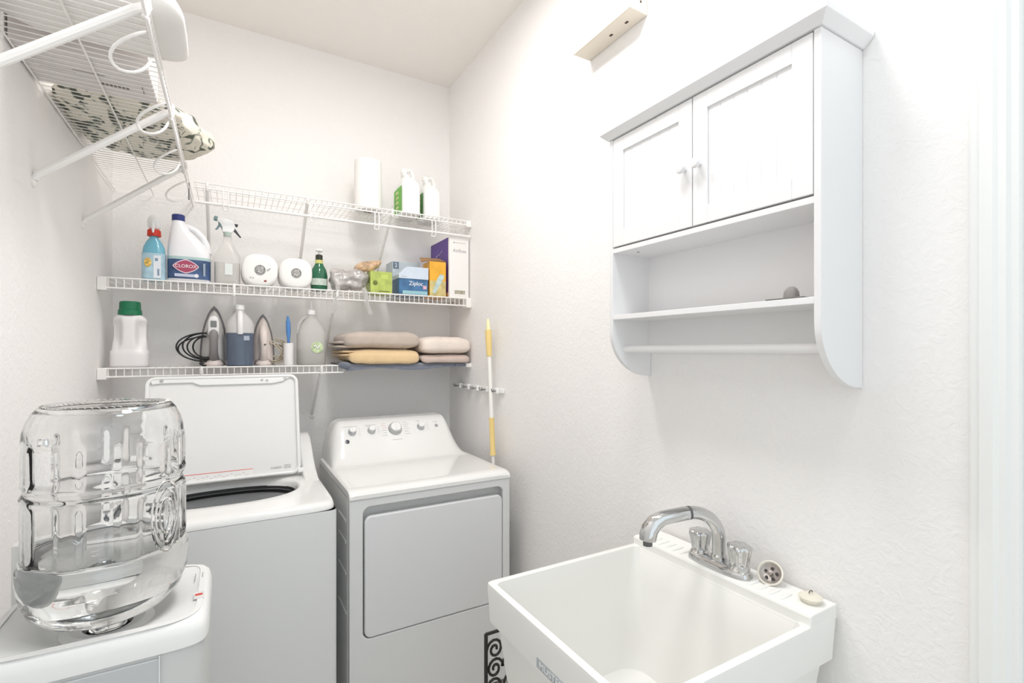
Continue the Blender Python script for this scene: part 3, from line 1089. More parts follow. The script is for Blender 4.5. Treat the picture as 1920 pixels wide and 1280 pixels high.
# black scroll rack on the floor between dryer and sink
t = thing('scroll_rack', 'black wrought-metal scroll rack on the floor between dryer and sink', 'rack', (.84, 1.42, 0))
IRON = mat('black_iron', (.025, .022, .02), .5, bump=.05, bscale=90)
rx0, rx1, rzt = .664, .93, .612
for yy in (1.305,):
    g = G()
    g.tube([(rx0, yy, 0), (rx0, yy, rzt)], .006, 8).tube([(rx1, yy, 0), (rx1, yy, rzt)], .006, 8)
    g.tube([(rx0, yy, rzt), (rx1, yy, rzt)], .005, 8).tube([(rx0, yy, .06), (rx1, yy, .06)], .005, 8)
    for r_ in range(9):
        for c_ in range(5):
            ox, oz = rx0 + .030 + c_ * .052, .092 + r_ * .0585
            sg = 1 if (r_ + c_) % 2 else -1
            pts = []
            for k in range(22):
                a = k / 21 * 3.1 * PI
                r0 = .028 * (1 - k / 26)
                pts.append((ox + sg * r0 * math.cos(a), yy, oz + r0 * 1.15 * math.sin(a)))
            g.tube(pts, .0042, 6)
    obj('scroll_panel', g, IRON, t)
for x_ in (rx0, rx1):
    obj('foot', G().tube([(x_, 1.22, .006), (x_, 1.39, .006)], .006, 8), IRON, t)


# ------------------------------------------------------------------ things on the top shelf
HD = mat('jug_white', (.84, .84, .82), .35, bump=.01)
TOPZ = Z1 + .0016
t = thing('paper_towel_roll', 'white paper towel roll standing upright on the top back shelf', 'paper towel', (.622, 2.56, TOPZ))
PAPER = mat('paper_white', (.86, .85, .83), .9, bump=.05, bscale=120)
obj('sheets', G().lathe([(.020, .003), (.064, 0), (.068, .003), (.068, .255), (.065, .258), (.020, .258)], (.622, 2.56, TOPZ), n=48, caps=False), PAPER, t)
obj('core', G().lathe([(.020, 0), (.020, .258), (.018, .258), (.018, 0), (.020, 0)], (.622, 2.56, TOPZ), n=24, caps=False), mat('cardboard', (.52, .40, .28), .8), t)
GRN = mat('label_green', (.16, .50, .07), .5, var=.2, vscale=70)
GRD = mat('label_deep_green', (.07, .26, .05), .5, var=.2, vscale=70)


def gallon(label, x, y, hx, hy, H_, lm, group):
    t = thing('jug', label, 'jug', (x, y, TOPZ), group)
    zb = TOPZ
    R = [(x, y, zb, hx - .006, hy - .006, 5), (x, y, zb + .005, hx, hy, 5), (x, y, zb + H_ * .58, hx, hy, 5), (x, y, zb + H_ * .66, hx * .92, hy * .93, 4),
         (x - .002, y + .0, zb + H_ * .74, hx * .70, hy * .72, 3), (x - .008, y - .0, zb + H_ * .80, hx * .44, hy * .50, 2.2), (x - .022, y - .02, zb + H_ * .86, .017, .017, 2), (x - .022, y - .02, zb + H_ * .90, .016, .016, 2)]
    obj('body', G().loft(R, 48), HD, t, smooth=50)
    obj('cap', G().lathe([(.019, 0), (.019, .018), (.017, .02), (.001, .02)], (x - .022, y - .02, zb + H_ * .88), n=24), HD, t)
    obj('handle', G().tube([(x - .012, y - .005, zb + H_ * .84), (x + .0, y + .0, zb + H_ * .96), (x + .014, y + .0, zb + H_ * 1.0), (x + .026, y + .0, zb + H_ * .95), (x + .034, y + .0, zb + H_ * .82), (x + .036, y, zb + H_ * .68)], [.010, .011, .012, .012, .013, .014], 14), HD, t, sub=1)
    g = G()
    for q in range(13):
        pass
    g.grid(lambda u, v: (x - hx - .0012 if u < .5 else x - hx - .0012 + (u - .5) * .004, y - hy * .80 + hy * 1.60 * u, zb + .018 + H_ * .50 * v), 6, 4)
    lb = obj('label', g, lm, t, smooth=0)
    lb['label'] = 'green side label'
    g = G()
    for k_ in range(4):
        zc_ = zb + .045 + k_ * .026
        g.tube([(x - hx - .0018, y - .022 + .011 * q_ + .004 * (k_ % 2), zc_ + (.008 if q_ % 2 else -.006)) for q_ in range(5)], .0022, 6)
    obj('lettering', g, mat('label_cream', (.75, .66, .42), .5), lb)
    return t


gallon('white gallon jug with green side label on the top shelf, beside the paper towel roll', .832, 2.57, .052, .085, .262, GRN, 'white jugs on the top shelf')
gallon('white gallon jug nearest the room corner on the top shelf', .963, 2.60, .052, .075, .250, GRD, 'white jugs on the top shelf')

# ------------------------------------------------------------------ middle shelf
MZ = Z2 + .0016
ITEM_Y = 2.53


def trigger(parent, x, y, z, mb, mt, k=1.0, sgn=-1, mn=None):
    """spray head pointing to -x (sgn -1) or towards the camera"""
    obj('collar', G().lathe([(.0155 * k, 0), (.0155 * k, .016 * k), (.012 * k, .020 * k), (.010 * k, .026 * k)], (x, y, z), n=24), mt if mn is None else mn, parent)
    z2 = z + .024 * k
    pr_ = [(.022, 0), (.026, .006), (.022, .022), (.010, .034), (-.012, .038), (-.034, .036), (-.036, .024), (-.020, .022), (-.012, .010), (-.010, 0)]
    hb = obj('spray_head', G().prism([(x - sgn * a * k, z2 + b * k) for a, b in pr_], lambda u, v, q: (u, q, v), y - .009 * k, y + .009 * k), mb, parent, bevel=.002)
    obj('nozzle', G().lathe([(.008 * k, 0), (.008 * k, .010 * k), (.006 * k, .012 * k), (.001, .012 * k)], (x + sgn * .035 * k, y, z2 + .030 * k), (sgn, 0, 0), 16), mt, hb)
    tp = [(-.018, .022), (-.026, .014), (-.030, -.004), (-.036, -.020), (-.031, -.021), (-.024, -.004), (-.020, .010), (-.013, .018)]
    obj('trigger', G().prism([(x - sgn * a * k, z2 + b * k) for a, b in tp], lambda u, v, q: (u, q, v), y - .005 * k, y + .005 * k), mt, hb, bevel=.001)


# blue spray bottle
x, y = -.270, 2.525
t = thing('spray_bottle', 'light blue cleaner bottle with red collar and white trigger', 'bottle', (x, y, MZ))
BLU = mat('blue_liquid_plastic', (.20, .52, .66), .18, trans=.15, coat=.3)
R = [(x, y, MZ, .036, .024, 3), (x, y, MZ + .004, .041, .029, 3), (x, y, MZ + .10, .041, .029, 3), (x, y, MZ + .14, .037, .026, 2.6), (x, y, MZ + .165, .027, .022, 2.2), (x, y, MZ + .182, .015, .015, 2), (x, y, MZ + .20, .0135, .0135, 2)]
bd = obj('body', G().loft(R, 40), BLU, t, smooth=50)
lb = obj('label', G().loft([(x, y, MZ + .008, .0416, .0296, 3), (x, y, MZ + .115, .0416, .0296, 3)], 40, False, False), mat('label_pale_blue', (.40, .57, .66), .45, var=.15, vscale=40), bd)
obj('label_panel', G().box(x + .001, x + .026, y - .0312, y - .0298, MZ + .012, MZ + .105), mat('label_white_panel', (.74, .77, .82), .5), lb, smooth=0)
obj('label_picture', G().blob((x - .018, y - .0285, MZ + .075), (.013, .004, .020), 2, 2, 16, 10), mat('label_orange', (.70, .45, .12), .5, var=.5, vscale=90), lb)
obj('label_mark', G().box(x + .006, x + .016, y - .0318, y - .0311, MZ + .082, MZ + .094).box(x + .014, x + .021, y - .0318, y - .0311, MZ + .022, MZ + .050), mat('mark_slate', (.22, .30, .40), .5), lb, smooth=0)
obj('collar', G().lathe([(.0235, .188), (.0245, .190), (.0235, .212), (.020, .216), (.012, .216)], (x, y, MZ), n=28), mat('red_plastic', (.62, .04, .02), .35), t)
obj('spray_head', G().loft([(x, y, MZ + .214, .014, .014, 2), (x, y, MZ + .225, .022, .020, 2.4), (x, y - .004, MZ + .245, .023, .026, 2.6), (x, y - .004, MZ + .264, .019, .024, 2.4), (x, y - .002, MZ + .276, .010, .014, 2)], 24), PLAST, t, smooth=60)
obj('trigger', G().tube([(x, y - .024, MZ + .25), (x, y - .034, MZ + .235), (x, y - .032, MZ + .21), (x, y - .036, MZ + .198)], [.006, .006, .005, .003], 10), PLAST, t)

# bleach jug
x, y = -.147, 2.540
t = thing('bleach_jug', 'white bleach jug with dark blue cap and navy label', 'jug', (x, y, MZ))
BL = mat('bleach_white', (.80, .80, .82), .32, bump=.01)
R = [(x, y, MZ, .072, .045, 3.4), (x, y, MZ + .005, .078, .050, 3.4), (x, y, MZ + .125, .078, .050, 3.4), (x - .001, y, MZ + .140, .077, .049, 3.2),
     (x - .010, y, MZ + .170, .066, .046, 3), (x - .022, y, MZ + .200, .050, .041, 2.6), (x - .033, y, MZ + .230, .034, .033, 2.3), (x - .039, y, MZ + .258, .024, .024, 2), (x - .040, y, MZ + .272, .021, .021, 2)]
obj('body', G().loft(R, 48), BL, t, smooth=50)
obj('handle', G().tube([(x - .026, y, MZ + .245), (x - .006, y, MZ + .247), (x + .022, y, MZ + .232), (x + .048, y, MZ + .205), (x + .064, y, MZ + .170), (x + .068, y, MZ + .135)], [.013, .013, .013, .013, .0135, .014], 14), BL, t, smooth=60)
NAVY = mat('navy_plastic', (.03, .045, .20), .35)
g = G()
vs, fs = [], []
for q, (r, z) in enumerate(((.0225, .266), (.0235, .268), (.0235, .290), (.0215, .293), (.001, .293))):
    for j in range(48):
        a = 2 * PI * j / 48
        rr_ = r * (1 + (.02 if j % 2 else 0))
        vs.append((x - .040 + rr_ * math.cos(a), y + rr_ * math.sin(a), MZ + z))
for i in range(4):
    for j in range(48):
        k = (j + 1) % 48
        fs.append((i * 48 + j, i * 48 + k, (i + 1) * 48 + k, (i + 1) * 48 + j))
obj('cap', G().add(vs, fs), NAVY, t)
lb = obj('label', G().loft([(x, y, MZ + .016, .0786, .0506, 3.4), (x, y, MZ + .098, .0786, .0506, 3.4)], 64, False, False), mat('label_navy', (.045, .085, .19), .35, var=.35, vscale=22), t, smooth=60)
obj('label_band', G().loft([(x, y, MZ + .098, .0788, .0508, 3.4), (x, y, MZ + .110, .0786, .0506, 3.4)], 64, False, False), mat('label_seafoam', (.42, .56, .55), .4), lb, smooth=60)
ly = y - .0512


def lens(w_, h_, n_=24):
    """pointed diamond with bowed edges"""
    pts = []
    for sgx, sgz in ((1, 1), (-1, 1), (-1, -1), (1, -1)):
        for k in range(n_ // 4):
            q = k / (n_ / 4)
            if sgx * sgz < 0:
                q = 1 - q
            a = q
            pts.append((a, q))
    return pts


def diamond(cx, cz, w_, h_, y_, d_):
    P_ = []
    N_ = 10
    cor = [(w_, 0), (0, h_), (-w_, 0), (0, -h_)]
    for i in range(4):
        a, b = Vector(cor[i]), Vector(cor[(i + 1) % 4])
        for k in range(N_):
            q = k / N_
            p = a.lerp(b, q)
            p = p * (1 + .20 * math.sin(PI * q))
            P_.append((cx + p.x, cz + p.y))
    return G().prism(P_, lambda u, v, e_: (u, e_, v), y_, y_ + d_)


em = obj('emblem_border', diamond(x - .010, MZ + .068, .047, .030, ly - .0006, .001), mat('emblem_pink', (.78, .62, .68), .45), lb, smooth=0)
obj('emblem', diamond(x - .010, MZ + .068, .043, .026, ly - .0012, .001), mat('emblem_maroon', (.38, .06, .12), .45), em, smooth=0)
text('lettering', 'CLOROX', .0195, (x - .010, ly - .0018, MZ + .068), R_FRONT, mat('label_bright', (.85, .84, .86), .5), em, sx=.95)
obj('label_ribbon', G().box(x - .050, x + .030, ly - .0004, ly + .0008, MZ + .024, MZ + .036), mat('label_lilac', (.52, .55, .68), .45), lb, smooth=0)
obj('label_badge', G().lathe([(.008, 0), (.008, .001), (.001, .0012)], (x + .028, ly, MZ + .030), (0, -1, 0), 20), mat('badge_white', (.78, .79, .82), .5), lb)
obj('label_side_text', G().box(x + .052, x + .060, y - .0495, y - .0480, MZ + .030, MZ + .085), mat('label_steel', (.30, .38, .46), .45), lb, smooth=0)

# clear spray bottle
x, y = -.005, 2.535
t = thing('spray_bottle', 'clear spray bottle with white head and teal grey trigger beside the bleach', 'bottle', (x, y, MZ))
CLR = mat('frosted_clear', (.93, .92, .90), .18, trans=.75, ior=1.2)
R = [(x, y, MZ, .046, .036, 5), (x, y, MZ + .005, .050, .040, 5), (x, y, MZ + .125, .050, .040, 5), (x, y, MZ + .140, .047, .037, 4), (x, y, MZ + .165, .033, .030, 3), (x, y, MZ + .195, .019, .019, 2), (x, y, MZ + .225, .0155, .0155, 2)]
bd = obj('body', G().loft(R, 40), CLR, t, smooth=50)
obj('liquid', G().loft([(x, y, MZ + .004, .046, .036, 5), (x, y, MZ + .10, .046, .036, 5)], 40), mat('cloudy_liquid', (.84, .81, .78), .4, trans=.15, ior=1.2), t)
obj('label', G().box(x - .010, x + .020, y - .0412, y - .0402, MZ + .045, MZ + .095), mat('label_faint_teal', (.72, .75, .73), .5), bd, smooth=0)
TEAL = mat('teal_grey_plastic', (.20, .30, .31), .4)
DKG = mat('dark_slate', (.05, .055, .06), .4)
hz = MZ + .225
obj('collar', G().lathe([(.015, -.006), (.016, .012), (.012, .016)], (x, y, hz), n=24), mat('collar_green_grey', (.42, .50, .45), .4), t)
hb = obj('spray_head', G().prism([(x + a, hz + .014 + b) for a, b in ((-.020, 0), (.014, -.002), (.026, .010), (.030, .032), (.020, .052), (-.010, .060), (-.038, .064), (-.040, .048), (-.026, .034), (-.020, .018))],
         lambda u, v, q: (u, q, v), y - .010, y + .010), PLAST, t, bevel=.003)
obj('nozzle', G().lathe([(.011, 0), (.011, .012), (.008, .014), (.001, .014)], (x - .038, y, hz + .070), (-1, 0, .15), 18), TEAL, hb)
obj('trigger', G().tube([(x - .030, y, hz + .058), (x - .030, y, hz + .044), (x - .040, y, hz + .026), (x - .046, y, hz + .022)], [.006, .005, .004, .003], 10).tube([(x - .026, y, hz + .052), (x - .016, y, hz + .034), (x - .010, y, hz + .014)], [.008, .009, .008], 10), TEAL, hb)
obj('rear_clip', G().tube([(x + .018, y, hz + .040), (x + .030, y, hz + .024), (x + .052, y, hz - .004)], [.006, .006, .003], 10).tube([(x + .024, y, hz + .052), (x + .040, y, hz + .048)], [.004, .008], 10), DKG, hb)


# two toilet rolls lying on their sides
def roll(label, x, r, rz, mk):
    t = thing('paper_roll', label, 'paper roll', (x, 2.56, MZ), 'wrapped paper rolls on the middle shelf')
    z = MZ + r + .0
    # soft square-ish outline, axis along y
    g = G()
    prof_ = [(.021, 0), (r * .80, -.002), (r * .95, .004), (r, .014), (r, .115), (r * .95, .126), (r * .8, .13), (.021, .13)]
    N_ = 64
    vs, fs = [], []
    for rr_, h_ in prof_:
        for j in range(N_):
            a = 2 * PI * j / N_
            e_ = 2.0 + .6 * min(1, max(0, (rr_ - .021) / (r - .021)))
            c_, s_ = math.cos(a), math.sin(a)
            vs.append((x + rr_ * math.copysign(abs(c_) ** (2 / e_), c_), 2.475 + h_, z + rr_ * math.copysign(abs(s_) ** (2 / e_), s_)))
    for i in range(len(prof_) - 1):
        for j in range(N_):
            k = (j + 1) % N_
            fs.append((i * N_ + k, i * N_ + j, (i + 1) * N_ + j, (i + 1) * N_ + k))
    b = obj('sheets', G().add(vs, fs), PAPER, t, smooth=50)
    obj('core_seal', G().lathe([(.022, .003), (.020, -.001), (.012, .004), (.001, .002)], (x, 2.475, z), (0, -1, 0), 24, caps=False), mat('crinkled_wrap', (.45, .44, .43), .5, bump=.8, bscale=140, var=.4, vscale=160), b)
    if mk:
        gg = G()
        for dx, dz, w_ in ((.028, -.002, .007), (.036, .004, .006), (-.040, -.040, .004), (-.030, -.041, .004)):
            gg.box(x + dx, x + dx + w_, 2.4718, 2.4726, z + dz, z + dz + .007)
        obj('wrap_print', gg, mat('print_soft_grey', (.42, .41, .41), .5), b, smooth=0)
        obj('wrap_mark', G().box(x + .016, x + .026, 2.4718, 2.4726, z - .052, z - .045), mat('print_dark_red', (.25, .03, .03), .5), b, smooth=0)
    return t


roll('wrapped paper roll on its side with small printed marks, beside clear spray bottle', .122, .0735, 0, True)
roll('plain wrapped paper roll on its side, left of the dark green bottle', .272, .071, 0, False)

# dark green bottle
x, y = .382, 2.545
t = thing('green_bottle', 'dark green bottle with white pump top and yellow neck band', 'bottle', (x, y, MZ))
GB = mat('green_glass', (.02, .13, .065), .12, coat=.3)
R = [(x, y, MZ, .034, .030, 2.2), (x, y, MZ + .004, .038, .033, 2.2), (x, y, MZ + .075, .039, .034, 2.2), (x, y, MZ + .105, .034, .030, 2), (x, y, MZ + .128, .021, .021, 2), (x, y, MZ + .142, .016, .016, 2), (x, y, MZ + .160, .0155, .0155, 2)]
obj('body', G().loft(R, 40), GB, t, smooth=50)
obj('label', G().loft([(x, y, MZ + .028, .0394, .0344, 2.2), (x, y, MZ + .060, .0398, .0348, 2.2)], 40, False, False), mat('label_mint', (.55, .62, .55), .45, var=.15, vscale=90), t)
obj('neck_band', G().lathe([(.0185, .134), (.0185, .152), (.015, .153)], (x, y, MZ), n=24), mat('neck_yellow', (.62, .58, .20), .4), t)
obj('cap', G().lathe([(.016, .152), (.0165, .154), (.0165, .176), (.012, .179), (.006, .179)], (x, y, MZ), n=24), mat('neck_black', (.03, .035, .02), .4), t)
obj('pump', G().tube([(x, y, MZ + .177), (x, y, MZ + .192)], .006, 12).blob((x, y - .004, MZ + .199), (.017, .018, .008), 2.5, 2.5, 24, 12).tube([(x, y - .015, MZ + .200), (x, y - .030, MZ + .199)], .005, 10), PLAST, t)

# grey crumpled plastic bag
x, y = .505, 2.535
t = thing('plastic_bag', 'crumpled grey plastic bag on the middle shelf left of the green carton', 'bag', (x, y, MZ))
BAG = mat('grey_film', (.42, .395, .38), .22, bump=.35, bscale=30, var=.22, vscale=25, coat=.5, detail=2)


def pinch(P):
    k = 1 - .35 * max(0, (.43 - P.x) / .08)
    return (P.x, y + (P.y - y) * k, MZ + max(-.0, (P.z - MZ)))


obj('film', G().blob((.508, y, MZ + .060), (.080, .065, .058), 2.0, 2.0, 110, 70, amp=.038, fr=11, warp=pinch, seed=7, octs=3)
    , BAG, t, smooth=22)
FILM = mat('clear_film', (.78, .77, .76), .3, trans=.6, ior=1.1)
for xx, a_ in ((.452, -.02), (.575, .03)):
    g = G()
    for o_y in (0, .0012):
        g.grid(lambda u, v: (xx + (u - .5) * .022 + a_ * v + .004 * math.sin(9 * v), 2.452 + o_y - .006 * math.sin(7 * v + u * 5), MZ + .02 - .13 * v), 5, 12, flip=o_y > 0)
    obj('bag_handle', g, FILM, t)['label'] = 'translucent handle strip hanging down'

# brown paper-ish bag lying over it
t = thing('snack_bag', 'small tan orange bag slumped on top of the green carton', 'bag', (.62, 2.56, MZ + .10))
TAN = mat('tan_film', (.62, .42, .26), .3, bump=.5, bscale=30, var=.45, vscale=18)
obj('film', G().blob((.620, 2.565, MZ + .146), (.062, .042, .028), 2.6, 2.2, 80, 44, amp=.018, fr=16, seed=8, octs=3, warp=lambda P: (P.x, P.y, max(MZ + .1155 if P.x > .60 else 0, P.z + (P.x - .620) * .38))), TAN, t, smooth=30)


def carton(name, label, cat_, x0, x1, y0, y1, z0, z1, m, group=None, bev=.001):
    t = thing(name, label, cat_, ((x0 + x1) / 2, (y0 + y1) / 2, z0), group)
    b = obj('box_body', G().box(x0, x1, y0, y1, z0, z1), m, t, bevel=bev)
    return t, b


LIME = mat('lime_card', (.42, .50, .12), .45, var=.18, vscale=28)
t, b = carton('lime_box', 'lime green carton between the grey bag and the blue boxes', 'box', .618, .728, 2.495, 2.60, MZ, MZ + .114, LIME)
obj('print_mark', G().lathe([(.012, 0), (.012, .0008), (.001, .001)], (.642, 2.4946, MZ + .055), (0, -1, 0), 20).box(.66, .715, 2.494, 2.4946, MZ + .012, MZ + .016), mat('print_olive', (.14, .16, .03), .5), b, smooth=0)
obj('print_panel', G().box(.672, .708, 2.494, 2.4946, MZ + .075, MZ + .100), mat('print_bright_lime', (.50, .62, .14), .5), b, smooth=0)

# blue storage-bag boxes
t = thing('storage_bag_box', 'deep blue storage-bag box with pale sloping lid, next to the orange box', 'box', (.835, 2.53, MZ))
BX = mat('deep_blue_card', (.055, .15, .30), .4, var=.3, vscale=22)
PB = mat('pale_blue_card', (.58, .65, .74), .45, var=.04, vscale=20)
b = obj('box_body', G().box(.760, .915, 2.478, 2.60, MZ, MZ + .088), BX, t, bevel=.001)
obj('lid', G().prism([(.758, .086), (.917, .086), (.917, .148), (.800, .148), (.758, .108)], lambda u, v, q: (u, q, MZ + v), 2.474, 2.602), PB, t, smooth=0, bevel=.001)
text('lettering', 'Ziploc', .030, (.850, 2.4772, MZ + .062), R_FRONT, mat('label_bright', (.85, .84, .86), .5), b)
obj('print_wave', G().box(.778, .912, 2.4772, 2.478, MZ + .006, MZ + .024), mat('print_cyan', (.30, .52, .58), .5), b, smooth=0)
obj('print_badge', G().box(.888, .908, 2.4768, 2.478, MZ + .036, MZ + .054), mat('print_rose', (.68, .42, .48), .5), b, smooth=0)
obj('print_grey', G().box(.772, .800, 2.4732, 2.4738, MZ + .094, MZ + .097), mat('print_mid', (.4, .42, .45), .5), b, smooth=0)
GP = mat('grey_blue_card', (.50, .57, .61), .45, var=.06, vscale=20)
t, b = carton('storage_box', 'pale grey-blue box standing behind the storage-bag box', 'box', .765, .918, 2.615, 2.735, MZ, MZ + .196, GP)
obj('print_mark', G().box(.768, .800, 2.6144, 2.615, MZ + .155, MZ + .192), mat('print_slate', (.12, .18, .24), .5), b, smooth=0)
text('lettering', '2', .030, (.784, 2.6138, MZ + .173), R_FRONT, mat('label_bright', (.85, .84, .86), .5), b)

# orange box with open flap
t = thing('orange_box', 'orange carton with its brown lid flap propped open', 'box', (.972, 2.53, MZ))
OR_ = mat('orange_card', (.78, .40, .04), .45, var=.12, vscale=18)
g = G()
b = obj('box_body', G().box(.925, 1.017, 2.476, 2.58, MZ, MZ + .188), OR_, t, bevel=.001)
obj('print_lower', G().box(.926, 1.016, 2.4754, 2.476, MZ + .002, MZ + .085), mat('print_khaki', (.56, .46, .20), .5, var=.2, vscale=30), b, smooth=0)
g = G().prism([(.940, .022), (.955, .016), (1.004, .100), (1.006, .118), (.985, .122), (.968, .098)], lambda u, v, q: (u, q, MZ + v), 2.4748, 2.4756)
obj('print_picture', g, mat('print_ice_blue', (.48, .60, .58), .5, var=.15, vscale=40), b, smooth=0)
obj('flap', G().add([(.925, 2.478, MZ + .189), (1.019, 2.478, MZ + .189), (1.019, 2.58, MZ + .225), (.905, 2.58, MZ + .220), (.880, 2.48, MZ + .178)],
                    [(0, 1, 2, 3), (0, 3, 4)]).add([(.925, 2.478, MZ + .191), (1.019, 2.478, MZ + .191), (1.019, 2.58, MZ + .227), (.905, 2.58, MZ + .222), (.880, 2.48, MZ + .180)],
                    [(3, 2, 1, 0), (4, 3, 0)]), mat('brown_card', (.36, .20, .08), .6), t, smooth=0)

# tall purple and white box
t = thing('tall_box', 'tall white and purple box at the right end of the middle shelf', 'box', (1.095, 2.61, MZ))
b = obj('box_body', G().box(1.036, 1.152, 2.476, 2.752, MZ, MZ + .330), mat('white_card', (.82, .80, .78), .45), t, bevel=.001)
obj('purple_side', G().box(1.0352, 1.0362, 2.490, 2.751, MZ + .030, MZ + .329), mat('purple_card', (.12, .055, .30), .4), b, smooth=0)
obj('orange_footer', G().box(1.0352, 1.0362, 2.490, 2.751, MZ + .002, MZ + .030), mat('footer_tan', (.66, .42, .22), .5), b, smooth=0)
g = G().tube([(1.035, 2.60, MZ + .10), (1.035, 2.585, MZ + .14), (1.035, 2.575, MZ + .175), (1.035, 2.60, MZ + .195), (1.035, 2.63, MZ + .185)], [.004, .007, .012, .014, .010], 10)
obj('side_picture', g, mat('picture_pale', (.70, .58, .60), .5, var=.2, vscale=60), b)
obj('lettering', G().tube([(1.0348, 2.665, MZ + .225), (1.0348, 2.66, MZ + .252), (1.0348, 2.645, MZ + .250)], .0032, 6).tube([(1.0348, 2.655, MZ + .250), (1.0348, 2.61, MZ + .256), (1.0348, 2.575, MZ + .268)], .0028, 6), mat('print_lilac', (.62, .52, .76), .5), b)
text('lettering', 'Airfloss', .026, (1.097, 2.4755, MZ + .258), R_FRONT, mat('print_dim', (.38, .37, .38), .5), b)
obj('front_print', G().box(1.066, 1.132, 2.4753, 2.476, MZ + .301, MZ + .303).lathe([(.004, 0), (.004, .0008), (.001, .001)], (1.064, 2.476, MZ + .302), (0, -1, 0), 12), mat('print_dim', (.38, .37, .38), .5), b, smooth=0)
obj('front_strip', G().box(1.068, 1.130, 2.4753, 2.476, MZ + .022, MZ + .042), mat('print_khaki_grey', (.42, .39, .30), .5, var=.5, vscale=220), b, smooth=0)

# ------------------------------------------------------------------ lowest back shelf
LZ = Z3 + .0016
# detergent bottle
x, y = -.352, 2.540
t = thing('detergent_bottle', 'white detergent bottle with big green cap at the left shelf end', 'bottle', (x, y, LZ))


def det_warp(P):
    """press two grip hollows into the front"""
    zz = (P.z - LZ - .145) / .055
    q = 0
    for sx in (-1, 1):
        q += math.exp(-(((P.x - x - sx * .044) / .019) ** 2) ** 1.6 - (zz ** 2) ** 1.5)
    if P.y < y:
        return (P.x - (P.x - x) * .12 * q, P.y + .030 * q, P.z)
    return (P.x - (P.x - x) * .10 * q, P.y, P.z)


g = G()
zs = [0, .004, .012, .03, .05, .066, .072] + [.078 + .006 * q_ for q_ in range(20)] + [.198, .206, .213, .217]
R = []
for z in zs:
    a = .064 if z < .068 else .0595
    if z == 0:
        a = .058
    if z > .19:
        a = .0595 - .0 - ((z - .19) / .027) ** 2 * .022
    R.append((x, y, LZ + z, a, a * .72, 3.4))
g.loft(R, 128)
g.v = [Vector(det_warp(P)) for P in g.v]
obj('body', g, mat('detergent_white', (.78, .755, .75), .35, bump=.01), t, smooth=60)
GC = mat('green_cap', (.01, .17, .075), .3)
vs, fs = [], []
pc = [(.038, .214), (.040, .216), (.0385, .236), (.036, .238), (.0345, .268), (.032, .271), (.001, .271)]
for r, z in pc:
    for j in range(72):
        a = 2 * PI * j / 72
        q = r * (1 + (.018 if j % 2 and .215 < z < .27 else 0))
        vs.append((x + q * math.cos(a), y + q * math.sin(a), LZ + z))
for i in range(len(pc) - 1):
    for j in range(72):
        k = (j + 1) % 72
        fs.append((i * 72 + j, i * 72 + k, (i + 1) * 72 + k, (i + 1) * 72 + j))
obj('cap', G().add(vs, fs), GC, t)


# clothes irons standing on their heels
def arch(hw, z0, z1, n_=16, pw=1.7):
    """pointed arch outline, tip up"""
    L_ = []
    for k in range(n_ + 1):
        q = k / n_
        L_.append((hw * (1 - q ** 2.5) ** .72, z0 + (z1 - z0) * q))
    return L_ + [(-a, b) for a, b in reversed(L_[:-1])]


def iron(label, x, y, k, m_sole, m_body, m_handle, m_heel, rot, window):
    t = thing('clothes_iron', label, 'iron', (x, y, LZ))
    o = Vector((x, y, LZ))
    g = G().prism([(a * k, b * k) for a, b in arch(.054, .004, .262)], lambda u, v, q: o + Vector((u, q * k, v)), .030, .040)
    parts = [(obj('soleplate', g, m_sole, t, bevel=.002), None)]
    # body: shrinking arches towards the handle
    g = G()
    A = [(0.046, .012, .245, .030), (.046, .014, .240, .016), (.040, .022, .225, .002), (.030, .032, .20, -.010), (.022, .05, .17, -.014)]
    vs, fs = [], []
    for hw, z0, z1, yy in A:
        P_ = arch(hw, z0, z1)
        N_ = len(P_)
        vs += [o + Vector((u * k, yy * k, v * k)) for u, v in P_]
    for i in range(len(A) - 1):
        for j in range(N_):
            l = (j + 1) % N_
            fs.append((i * N_ + j, i * N_ + l, (i + 1) * N_ + l, (i + 1) * N_ + j))
    fs.append(tuple((len(A) - 1) * N_ + j for j in range(N_)))
    bd = obj('body', G().add(vs, fs), m_body, t, smooth=45)
    hp_ = [(0, -.004, .190), (0, -.034, .165), (0, -.048, .140), (0, -.050, .105), (0, -.044, .060), (0, -.018, .030), (0, .004, .022)]
    hr_ = [.016, .019, .019, .015, .016, .020, .024]
    obj('handle', G().tube([o + Vector(p) * k for p in hp_], [r * k for r in hr_], 16), m_handle, t, smooth=60)
    obj('heel', G().loft([(x, y, LZ, .036 * k, .044 * k, 2.6), (x, y, LZ + .010 * k, .038 * k, .046 * k, 2.6), (x, y, LZ + .026 * k, .026 * k, .034 * k, 2.4)], 32), m_heel, t, smooth=50)
    if window:
        pn = obj('control_panel', G().blob(o + Vector((0, -.052, .165)) * k, (.021 * k, .008 * k, .048 * k), 2.6, 2.6, 24, 20), mat('iron_white', (.74, .73, .72), .3), bd, smooth=60)
        obj('water_window', G().box(x - .011 * k, x + .011 * k, y - .0625 * k, y - .058 * k, LZ + .165 * k, LZ + .192 * k), mat('window_grey', (.18, .19, .18), .15), pn, bevel=.002)
    else:
        obj('button', G().blob(o + Vector((.004, -.067, .105)) * k, (.005 * k, .003, .003 * k), 2, 2, 12, 8), BLACK, bd)
    t.rotation_euler = (0, 0, rot)
    return t


IG = mat('iron_dark_grey', (.16, .15, .15), .35)
IH = mat('iron_handle_grey', (.24, .22, .22), .45)
IL = mat('iron_light', (.60, .58, .56), .35)
IP = mat('iron_heel_pinkish', (.66, .58, .55), .4)
it = iron('grey and black steam iron standing upright on the lowest shelf, black cord', -.057, 2.565, 1.04, IG, IL, IH, IP, 0, True)
g = G()


